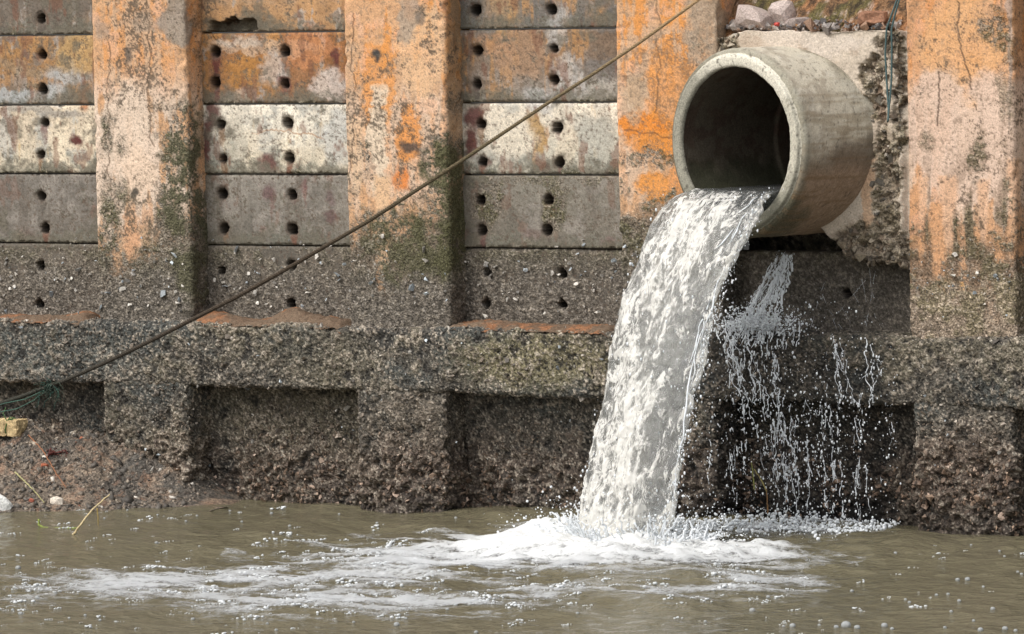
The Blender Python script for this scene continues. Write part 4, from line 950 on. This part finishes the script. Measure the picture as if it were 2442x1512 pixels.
# ------------------------------------------------------------------ water trickling down under the pipe
def trickles():
    S = Soup(); V, F = ICO; beads = []
    def run(u0, v0, u1, v1, y0, y1, r0, wob=10, gaps=.0, n=None):
        n = n or max(10, int(abs(v1-v0)/5)); q = np.linspace(0, 1, n)
        sd = int(rng.integers(1e6))
        uu = u0+(u1-u0)*q+(fb2(q*0+1, q*abs(v1-v0)/100, 3, 3, sd)-.5)*wob*2*np.minimum(1, q*5); vv = v0+(v1-v0)*q
        P = np.array([at(a, b, y0+(y1-y0)*c) for a, b, c in zip(uu, vv, q)])
        rn = fb2(q*0+2, q*abs(v1-v0)/100, 9, 3, sd+1, .7)
        rad = r0*np.clip((rn-gaps)*2.2, .0, 2)*np.clip(np.minimum(q, 1-q)*12, .15, 1)
        on = rad > .12*r0; i = 0
        while i < n:
            if not on[i]: i += 1; continue
            j = i
            while j < n and on[j]: j += 1
            if j-i > 2:
                S.add(*tube(P[i:j], rad[i:j]*.75, 5))
                nb_ = int((j-i)*.8); ii = rng.integers(i, j, nb_)
                beads.append((P[ii]+rng.normal(0, 1, (nb_, 3))*np.array([.007, .006, .008]), (r0*rng.gamma(1.6, .42, nb_)).clip(.0008, .0065)))
            i = j
    # fan from under the barrel on to the ledge
    for i in range(44):
        a = rng.choice([-1.3, -.35, -.3, .6, 1.1])+rng.normal(0, .2)
        run(1876+a*12, 596+abs(rng.normal(0, 14)), 1812+a*30-rng.uniform(0, 12), 785, .02, -.06, rng.uniform(.002, .0065) if i % 4 else rng.uniform(.008, .014), 13, .30)
    for i in range(9): run(1985+rng.uniform(-60, 110), 610+rng.uniform(0, 60), 1985+rng.uniform(-60, 110), 790, .12, .1, .0018, 3, .4)
    # splash on the ledge
    k = 1700; u = rng.normal(1800, 50, k); v = 785-np.abs(rng.normal(0, 22, k))+rng.normal(0, 8, k)
    S.copies(V, F, np.array([at(a, b, rng.uniform(-.16, .05)) for a, b in zip(u, v)]), rng.gamma(2., .0020, k).clip(.0012, .009))
    for i in range(60): u0 = rng.normal(1795, 45); run(u0, 752+rng.uniform(0, 30), u0+rng.normal(0, 16), 800+rng.uniform(0, 45), -.02, -.15, rng.uniform(.003, .008), 14, .28)
    # down the face of the beam
    for i in range(48):
        u0 = rng.choice([1722, 1745, 1765, 1800, 1832, 1850, 1985, 2005, 2080])+rng.normal(0, 16); v0 = 795+rng.uniform(0, 60)
        run(u0, v0, u0+rng.normal(8, 16), v0+rng.uniform(60, 190), -.135, -.15, rng.uniform(.0025, .007), 16, .34)
    # hanging from the beam, falling to the canal
    for i in range(115):
        u0 = rng.choice([1690, 1740, 1770, 1815, 1850, 1868, 1890, 1925, 1950, 1968, 1985, 2040, 2055, 2085, 2110, 2125], p=np.array([4,5,7,10,14,14,12,9,8,10,10,9,6,3,3,2])/126.)+rng.normal(0, 6)
        v0 = rng.uniform(930, 1130); big = 1 if u0 < 2070 else .6
        run(u0, v0, u0+rng.normal(6, 8), min(1245, v0+rng.gamma(2.5, 45)*big), -.13, -.16, rng.uniform(.0022, .0068)*big, 9, .38)
    k = 1900; u = np.where(rng.random(k) < .55, rng.normal(1880, 110, k), rng.uniform(1620, 2140, k)); v = 700+545*rng.random(k)**.6
    ok = (u > 1560+(1240-v)*.25) & (u < 2150-(1240-v)*.0); u, v = u[ok], v[ok]; k = len(u)
    S.copies(V, F, np.array([at(a, b, rng.uniform(-.45, -.12)) for a, b in zip(u, v)]), rng.gamma(1.8, .0016, k).clip(.001, .0085)[:, None]*np.array([[.85, .85, 1.25]]))
    # fizz along the foot of the wall
    k = 1900; u = rng.uniform(1600, 2135, k); P = np.array([at(a, 1246+8*(a-1600)/530, z=0) for a in u]); P[:, 1] += rng.normal(-.15, .22, k); P[:, 2] = np.abs(rng.gamma(1.3, .016, k))*np.exp(-((u-1850)/260)**2)
    S.copies(V, F, P, rng.gamma(2., .003, k).clip(.002, .014))
    bp_ = np.concatenate([b_[0] for b_ in beads]); bs_ = np.concatenate([b_[1] for b_ in beads]); S.copies(V, F, bp_, bs_[:, None]*np.stack([rng.uniform(.5, 1.2, len(bs_)), rng.uniform(.5, 1.2, len(bs_)), rng.uniform(.8, 2.4, len(bs_))], 1))
    o = S.build('trickling_water', M_DROP); tag(o, 'thin trickles and drops running down the wet ledge under the pipe', 'trickle', kind='stuff')
trickles()

# ------------------------------------------------------------------ rope across the wall
M_ROPE = col_mat('rope_fibre', .85, .2, .8, 150, .35)
def rope_mesh(pts, rad, cols, name, parent=None, strands=3, pitch=.05, mat=None):
    """laid rope: strands twisted round a centre line"""
    P = resample(pts, .006); n = len(P); L = np.arange(n)*.006
    R = np.interp(np.linspace(0, 1, n), np.linspace(0, 1, len(rad)), rad)
    Cc = np.stack([np.interp(np.linspace(0, 1, n), np.linspace(0, 1, len(cols)), [c[i] for c in cols]) for i in range(3)], 1)
    T = np.gradient(P, axis=0); T /= np.linalg.norm(T, axis=1, keepdims=True); A = np.cross(T, [0, 1, 0.3]); A /= np.linalg.norm(A, axis=1, keepdims=True); B = np.cross(T, A)
    S = Soup()
    for k in range(strands):
        a = 2*np.pi*(k/strands+L/pitch)
        Q = P+(R*.52)[:, None]*(np.cos(a)[:, None]*A+np.sin(a)[:, None]*B)
        Vt, Ft = tube(Q, R*.56, 6)
        c = np.concatenate([np.repeat(Cc, 6, 0), Cc[:1], Cc[-1:]]); S.add(Vt, Ft); S.C[-1] = np.c_[c*rng.uniform(.85, 1.1), np.ones(len(c))]
    return S.build(name, mat or M_ROPE, parent)
RY = -.34
rope_px = [(-160, 1010), (0, 964), (60, 942), (130, 918), (300, 843), (450, 766), (600, 690), (750, 602), (870, 533), (1000, 449), (1100, 384), (1300, 250), (1480, 134), (1660, 4), (1760, -70), (2050, -300)]
rp = np.array([at(u, v, RY) for u, v in rope_px])
# smooth the hand-measured line
for _ in range(2):
    q = resample(rp, .35); rp = q
rope = bpy.data.objects.new('rope', None); col.objects.link(rope); tag(rope, 'dark weathered rope stretched diagonally across the wall from lower left', 'rope')
rope_mesh(rp, [.013, .0135, .014, .013, .0115, .010, .010], [(.04,.045,.035), (.05,.045,.035), (.06,.045,.032), (.07,.052,.035), (.12,.095,.055), (.20,.15,.085), (.45,.30,.16), (.45,.30,.16)], 'line', rope)
KN = at(118, 925, RY)
S = Soup()
for i in range(46):
    n = 12; d = rng.normal(0, 1, 3); d /= np.linalg.norm(d); d[1] -= .2
    t = np.linspace(0, 1, n)[:, None]; st = KN+rng.normal(0, 1, 3)*np.array([.05, .02, .018])
    Pp = st+d*t*rng.uniform(.03, .12)+np.cumsum(rng.normal(0, .006, (n, 3)), 0)-ZV*.05*t*t
    S.add(*tube(Pp, .0022, 4), c=(*[(.03,.07,.055), (.05,.06,.045), (.035,.05,.035)][i % 3], 1))
for i in range(3):
    a = np.linspace(0, 2*np.pi, 30); Q = KN+np.stack([.010*np.sin(a)+(i-1)*.018, .022*np.cos(a), .024*np.sin(a)+.0*a], 1)
    S.add(*tube(Q, .0065, 6), c=(.045,.065,.05, 1))
for tail in ([(118,925),(60,952),(10,962),(-60,985)], [(128,920),(140,935),(138,950)], [(110,930),(80,955),(40,975),(-40,990)]):
    S.add(*tube(resample([at(u, v, RY-.01) for u, v in tail], .01), .0035, 5), c=(.07,.13,.10, 1))
o = S.build('frayed_knot', M_ROPE, rope)
o['label'] = 'frayed green knot'

# ------------------------------------------------------------------ cable hanging beside the pipe
pts = [(2190,-160),(2150,-30),(2128,30),(2114,70),(2111,130),(2115,200),(2119,260),(2118,292),(2116,300),(2117,290),(2122,240),(2126,190),(2127,120),(2126,70),(2138,20),(2158,-40),(2200,-160)]
P = resample([at(u, v, -.075-.012*math.sin(i)) for i, (u, v) in enumerate(pts)], .05); P = resample(P, .008)
Vt, Ft = tube(P, .0062, 8)
M_CAB = plain('cable_sheath', (.055,.10,.10), .45, .5, 40, .35, .15)
o = link('cable', mesh_np('cable', Vt, Ft), M_CAB); tag(o, 'thin grey green cable looped down beside the pipe', 'cable')

# ------------------------------------------------------------------ rubble above the pipe
M_RUB = concrete_mat('rubble', rough=.9, speck=.35, bump=.8)
def chunk(name, pos, size, c, seed, rz=0., tilt=0., label=None, cat=None, group=None, mat=None, g=.15):
    V, F = ICO2; V = V.copy()
    V = np.sign(V)*np.abs(V)**.62                       # blocky
    d = fb3(V[:, 0]+seed, V[:, 1], V[:, 2], 1.3, 3, seed); V = V*(0.62+.75*d)[:, None]*np.array(size)
    ct, st_ = math.cos(tilt), math.sin(tilt); V = V @ np.array([[ct, 0, st_], [0, 1, 0], [-st_, 0, ct]]).T
    cz, sz = math.cos(rz), math.sin(rz); V = V @ np.array([[cz, -sz, 0], [sz, cz, 0], [0, 0, 1]]).T
    C = np.c_[np.array(c)[None]*(.75+.5*fb3(V[:, 0], V[:, 1], V[:, 2], 25, 2, seed+3))[:, None], np.full(len(V), g)]
    o = link(name, mesh_np(name, V, F, C, False), mat or M_RUB); o.location = pos
    if label: tag(o, label, cat, group)
    return o
for q, (u, v, sz, c, tl, lab) in enumerate([
    (1800, 44, (.125,.11,.072), (.44,.36,.32), .25, 'pale pinkish lump of broken concrete lying above the pipe, the largest'),
    (1868, 34, (.075,.07,.085), (.46,.38,.34), -.6, 'upright slanted chunk of pale broken concrete right of the largest lump'),
    (1902, 58, (.07,.08,.035), (.34,.28,.25), .2, 'flat grey concrete shard resting on the block over the pipe'),
    (1765, 60, (.055,.07,.04), (.30,.25,.22), .1, 'small grey stone at the left end of the rubble above the pipe'),
    (2080, 46, (.10,.09,.05), (.27,.14,.085), -.15, 'reddish brown clod of earth beside the hanging cable')]):
    chunk('rubble_chunk', at(u, v, .10+.05*(q % 2)), sz, c, 31+q*7, q*1.3, tl, lab, 'rubble', 'rubble lying above the pipe')
S = Soup(); V, F = ICO
k = 1500; u = rng.uniform(1735, 2150, k); y = -.03+.42*rng.random(k)**.8; P = np.array([at(a, 70, b) for a, b in zip(u, y)]); P[:, 2] = ZSUR+.01+np.clip(y, 0, 1)*.25*rng.random(k)+rng.random(k)*.03
t = rng.random((k, 1)); c = np.where(t < .35, [[.30,.26,.23]], np.where(t < .62, [[.27,.16,.10]], np.where(t < .82, [[.10,.09,.085]], np.where(t < .97, [[.46,.41,.37]], [[.45,.22,.08]]))))*rng.uniform(.6, 1.2, (k, 1))
Vs = np.array([[1,.2,-.6],[-.7,1,-.5],[-.5,-.9,-.6],[.2,.1,1.],[.9,-.7,.3],[-.8,.2,.5]]); Fs = np.array([[0,1,3],[1,5,3],[5,2,3],[2,4,3],[4,0,3],[0,2,1],[0,4,2],[1,2,5]])
S.copies(Vs, Fs, P, rng.gamma(2.2, .0048, (k, 1)).clip(.003, .04)*rng.uniform(.3, 1.4, (k, 3)), rand_rot(k), np.c_[c, np.ones(k)])
o = S.build('gravel', M_SHELL, smooth=False); tag(o, 'loose gravel and broken bits along the top of the pipe block', None, kind='stuff')
chunk('red_litter', at(1853, 58, -.02), (.016,.016,.012), (.55,.06,.04), 5, 0, 0, 'tiny red plastic scrap among the gravel above the pipe', 'litter', mat=plain('red_plastic', (.5,.05,.035), .4, .5))

# ------------------------------------------------------------------ mud bank with litter at the lower left
def bank_h(X, Y):
    u, _ = proj(X, Y*0, X*0+.2)
    H = np.interp(u, [-1200, -500, 0, 120, 250, 330, 420, 520, 600], [.60, .55, .47, .45, .40, .34, .22, .03, -.08])
    ex = np.interp(u, [-1200, -500, 0, 150, 300, 420, 520], [3.0, 2.4, 1.5, 1.25, .85, .5, .25])
    t = np.clip((-.06-Y)/ex, 0, 2)
    h = H*(1-t)*(1-.25*t)-.05*np.clip(t-1, 0, 1)
    return h+((fb2(X, Y, 3, 4, 91)-.5)*.15+(fb2(X, Y, 13, 4, 92, .7)-.5)*.085)*np.clip(H*4, .1, 1)*np.clip(1.3-t, .2, 1), u
xs = np.arange(xat(-1100, 0, 1100), xat(600, 0, 1150), .011); ys = np.arange(-3.2, Y_PAN+.03, .014)
X, Y = np.meshgrid(xs, ys, indexing='ij'); h, _ = bank_h(X, Y)
P = np.stack([X, Y, h], -1)
m = fb2(X, Y, 7, 4, 93, .7); f = fb2(X, Y, 45, 3, 94, .7)
c = bl(np.broadcast_to(np.float32((.165,.132,.10)), P.shape).copy(), (.25,.175,.12), sm(m, .48, .62)*.8); c = bl(c, (.085,.08,.07), sm(fb2(X, Y, 3, 3, 95), .5, .62)*.8)
c = bl(c, (.028,.023,.018), sm(f, .45, .33)*.8); c = bl(c, (.36,.28,.2), sm(f, .62, .74)*.6); c = bl(c, (.23,.13,.08), sm(fb2(X, Y, 14, 4, 96, .7), .60, .70)*.5)
cm = (h[:-1, :-1] > -.06)
o = grid('mud_bank', P, np.concatenate([c, np.full(X.shape+(1,), .9)], -1), M_CRUST, mask=cm, flip=False); tag(o, kind='structure')
def on_bank(u, v):
    """point of the bank seen at this place of the wall picture"""
    best = None
    for y in np.linspace(-2.6, Y_PAN, 240):
        p_ = at(u, v, y); hh = float(bank_h(np.array([p_[0]]), np.array([y]))[0][0])
        if p_[2] <= max(hh, 0.): p_[2] = max(hh, 0.); return p_
    return at(u, v, z=0)
S = Soup(); V, F = SHARD; k = 6500
xx = rng.uniform(xat(-200, 0, 1100), xat(500, 0, 1100), k); yy = rng.uniform(-1.6, .15, k); hh, uu = bank_h(xx, yy); ok = hh > -.01; xx, yy, hh = xx[ok], yy[ok], hh[ok]; k = len(xx)
t = rng.random((k, 1)); c = np.where(t < .5, [[.10,.087,.072]], np.where(t < .8, [[.19,.155,.12]], np.where(t < .96, [[.31,.26,.2]], np.where(t < .992, [[.5,.46,.4]], [[.36,.12,.06]]))))*rng.uniform(.6, 1.2, (k, 1))
S.copies(V, F, np.stack([xx, yy, hh], 1), rng.gamma(2.2, .0042, (k, 1)).clip(.003, .034)*rng.uniform(.3, 1.4, (k, 3)), rand_rot(k), np.c_[c, np.ones(k)])
o = S.build('shell_grit', M_SHELL); tag(o, 'coarse shell grit and bits strewn over the mud bank', None, kind='stuff')
# buoyant foam block tied with green twine
fbp = on_bank(22, 1042)
blk = bpy.data.objects.new('foam_float', None); col.objects.link(blk); blk.location = fbp; tag(blk, 'yellowish foam float tied with green twine on the mud at left', 'float')
nb = 26; sx, sy, szz = .105, .07, .055
g_ = np.linspace(-1, 1, nb); Vb, Fb, off = [], [], 0
for ax in range(3):
    for sg in (-1, 1):
        A_, B_ = np.meshgrid(g_, g_, indexing='ij'); Q = np.empty((nb, nb, 3)); Q[..., ax] = sg; Q[..., (ax+1) % 3] = A_; Q[..., (ax+2) % 3] = B_
        Ff = grid_faces(nb, nb); Vb.append(Q.reshape(-1, 3)); Fb.append((Ff if sg > 0 else Ff[:, ::-1])+off); off += nb*nb
Q = np.concatenate(Vb); ln = np.linalg.norm(Q, axis=1, keepdims=True); Q = Q*.84+Q/ln*.2
Q = Q*np.array([sx, sy, szz]); dd = (fb3(Q[:, 0], Q[:, 1], Q[:, 2], 45, 2, 97)-.5)*.016; dd -= .012*np.exp(-((Q[:, 0]-.02)/.012)**2); Q = Q*(1+dd[:, None]/.06); Q[:, 2] += szz
cb = np.c_[np.array([[.60,.45,.24]])*(.7+.6*fb3(Q[:, 0], Q[:, 1], Q[:, 2], 60, 2, 98))[:, None], np.full(len(Q), .2)]
o = link('float_body', mesh_np('float_body', Q, np.concatenate(Fb), cb), M_RUB, blk)
a = np.linspace(0, 2*np.pi, 40); Q = np.stack([.02+.004*np.sin(3*a), (sy+.004)*np.cos(a), szz+(szz+.003)*np.sin(a)], 1); Q[:, 1:] = np.sign(Q[:, 1:]-[0, szz])*np.abs(Q[:, 1:]-[0, szz])*np.array([.97, .97])+[0, szz]
S = Soup(); S.add(*tube(Q, .005, 6), c=(.09,.15,.05, 1))
for tl in ([(.02,-.05,.10),(.05,-.06,.13),(.09,-.05,.12)], [(.02,-.05,.10),(-.01,-.05,.15),(.0,-.03,.19)], [(.02,-.05,.1),(.06,-.04,.115)]): S.add(*tube(resample(tl, .008), .0035, 5), c=(.08,.16,.06, 1))
S.build('twine', M_ROPE, blk)
M_TWIG = col_mat('plant_fibre', .7, .3, .3, 90, .25)
def twig(name, px, rad, c, label, cat, lift=.01, ys=None, bank=True):
    pts = []
    for i, (u, v) in enumerate(px):
        p_ = on_bank(u, v) if ys is None else at(u, v, ys[i]); pts.append(p_+np.array([0, -.01, lift]))
    P = resample(resample(pts, .04), .01); n = len(P); P[1:-1] += rng.normal(0, .0012, (n-2, 3))
    Vt, Ft = tube(P, np.linspace(1, .55, n)*rad, 6)
    o = link(name, mesh_np(name, Vt, Ft, np.broadcast_to(np.array([*c, 1.]), (len(Vt), 4))), M_TWIG); tag(o, label, cat); return o
ybk = on_bank(110, 1120)[1]
twig('twig', [(70, 1042), (105, 1085), (135, 1130), (160, 1168)], .0048, (.27,.12,.06), 'thin reddish twig lying down the mud bank', 'twig')
twig('reed_stalk', [(176, 1276), (195, 1250), (222, 1215), (264, 1178)], .0075, (.50,.40,.22), 'pale dry reed stalk slanting out of the water at left', 'reed', 0, [at(176, 1276, z=0)[1]]*2+[at(176, 1276, z=0)[1]+.1, at(176, 1276, z=0)[1]+.2])
yg = at(95, 1258, z=0)[1]
twig('reed_leaf', [(95, 1240), (92, 1252), (108, 1261), (140, 1262), (186, 1261)], .007, (.22,.27,.06), 'bent yellow green reed leaf floating beside the dry stalk', 'reed', .006, [yg]*5)
twig('broken_reed', [(234, 1212), (236, 1235), (236, 1256)], .0045, (.30,.22,.07), 'short thin brown stem standing in the water by the stalk', 'reed', 0, [at(236, 1256, z=0)[1]]*3)
twig('straw', [(38, 1132), (65, 1158), (92, 1185), (108, 1203)], .0055, (.36,.33,.16), 'pale straw lying at the foot of the mud bank', 'straw')
chunk('pebble', on_bank(136, 1201)+ZV*.01, (.045,.04,.032), (.62,.55,.46), 77, .3, 0, 'round whitish pebble at the edge of the mud bank', 'pebble', mat=M_RUB)
chunk('plastic_scrap', on_bank(2, 1212)+ZV*.02, (.075,.05,.055), (.74,.74,.70), 78, .6, .7, 'crumpled white plastic scrap at the waterline, left picture edge', 'litter', mat=M_RUB, g=0)
chunk('brick_fragment', on_bank(107, 1118)+ZV*.005, (.024,.02,.014), (.34,.11,.06), 79, .6, .2, 'orange red brick bit in the middle of the mud bank', 'brick bit', mat=M_RUB, g=0)
chunk('brick_fragment', on_bank(76, 1200)+ZV*.005, (.018,.016,.014), (.34,.11,.07), 80, .2, .2, 'small red brick bit beside the round whitish pebble', 'brick bit', mat=M_RUB, g=0)
S = Soup(); NS = on_bank(125, 1088)+ZV*.01
for i in range(26):
    p0 = NS+rng.normal(0, 1, 3)*np.array([.05, .03, .012])*min(1, i); n = 9; Pp = np.concatenate([NS[None]+rng.normal(0, .004, (1, 3)), p0+np.cumsum(rng.normal(0, .008, (n, 3)), 0)]); S.add(*tube(Pp, .0026, 4), c=(.15,.05,.042, 1))
o = S.build('net_shred', M_ROPE); tag(o, 'tangled shred of red netting on the mud bank', 'netting', kind='stuff')
# grass blades rooted at the foot of the wall
yb = -.22
for px, rad, c, lab in (([(1801, 1168), (1798, 1135), (1794, 1102)], .005, (.22,.22,.07), 'upright green grass blade on the wet wall under the pipe'), ([(1830, 1172), (1818, 1145), (1800, 1118)], .005, (.26,.22,.08), 'leaning yellowish grass blade crossing the upright one'), ([(1832, 1225), (1832, 1195), (1829, 1165)], .005, (.20,.11,.045), 'brown broken stem below the two grass blades')):
    twig('grass_blade', px, rad, c, lab, 'grass', 0, [yb]*3)

# ------------------------------------------------------------------ single bubbles afloat
bub = [(1260*0+x, y, r, 1260) for x, y, r in [(2130,457,12),(2176,457,14),(1606,680,24),(1560,692,12),(1658,690,15),(1786,672,16),(1822,692,10),(1355,682,15),(1313,686,8),(1165,606,14),(2295,600,12),(2237,698,14),(2352,690,14),(2402,700,10),(2100,628,9),(2137,562,10),(2070,695,9),(1095,406,12),(945,660,9),(1633,508,10),(1676,612,8),(1903,568,9),(2350,365,8),(2193,293,7),(1838,345,9),(345,622,9),(2327,325,7),(1885,555,8),(2250,490,8),(2085,530,9),(2205,660,8),(1480,680,8),(1240,548,10),(2030,532,9),(2430,445,9),(2412,420,8)]]
bub += [(x, y, r, 0) for x, y, r in [(1862,660,15),(97,628,12),(85,412,15),(175,545,12),(60,610,9),(905,640,10),(2235,710,10),(1297,704,9),(1255,668,8),(735,297,10),(1135,183,8),(1592,152,8),(1770,187,9),(2140,178,9),(873,187,8),(598,138,7),(490,172,7),(740,152,7),(1080,138,8),(925,160,8),(115,490,10),(260,530,10),(400,640,8),(1690,600,9),(2100,598,9),(1360,205,10),(1275,140,10),(470,668,8),(325,655,7),(1660,655,8),(1905,640,9)]]
Vh, Fh = ICO2
bm_ = mesh_np('bubble', Vh*np.array([1, 1, .82]), Fh, None)
bm_.materials.append(M_BUB)
for i, (x, y, r, ox) in enumerate(bub):
    p_ = at((ox+x/1.878)/1.0483, (1200+(y+r*.6)/1.878)/1.0483, z=0.)
    o = bpy.data.objects.new('bubble', bm_); col.objects.link(o); p_[2] = float(wave(np.array([p_[0]]), np.array([p_[1]]))[0])+.3*r/1.97/382
    o.location = p_; sc = r/1.97/382*.85; o.scale = (sc, sc, sc)
    if i == 2: tag(o, 'largest white bubble floating near the bottom edge, right of centre', 'bubble', 'single bubbles on the brown water')
    else:
        uu, vv = (ox+x/1.878)/1.0483, (1200+y/1.878)/1.0483
        lab = ('larger round bubble floating beside the largest one near the bottom edge' if i in (3, 4, 5, 6) else
               'white bubble in the pair floating on open water at far right' if i in (0, 1) else
               'small round bubble on open water in the lower right corner' if uu > 1900 and vv > 1420 else
               'small round bubble drifting right of the foam, nearer the wall' if uu > 1650 and vv <= 1420 else
               'small round bubble between the foam and the bottom edge' if vv > 1420 else
               'small round bubble on the calm strip between foam and wall' if vv < 1330 and uu > 300 else
               'small round bubble near the left picture edge, beside the foam tail')
        tag(o, lab, 'bubble', 'single bubbles on the brown water')
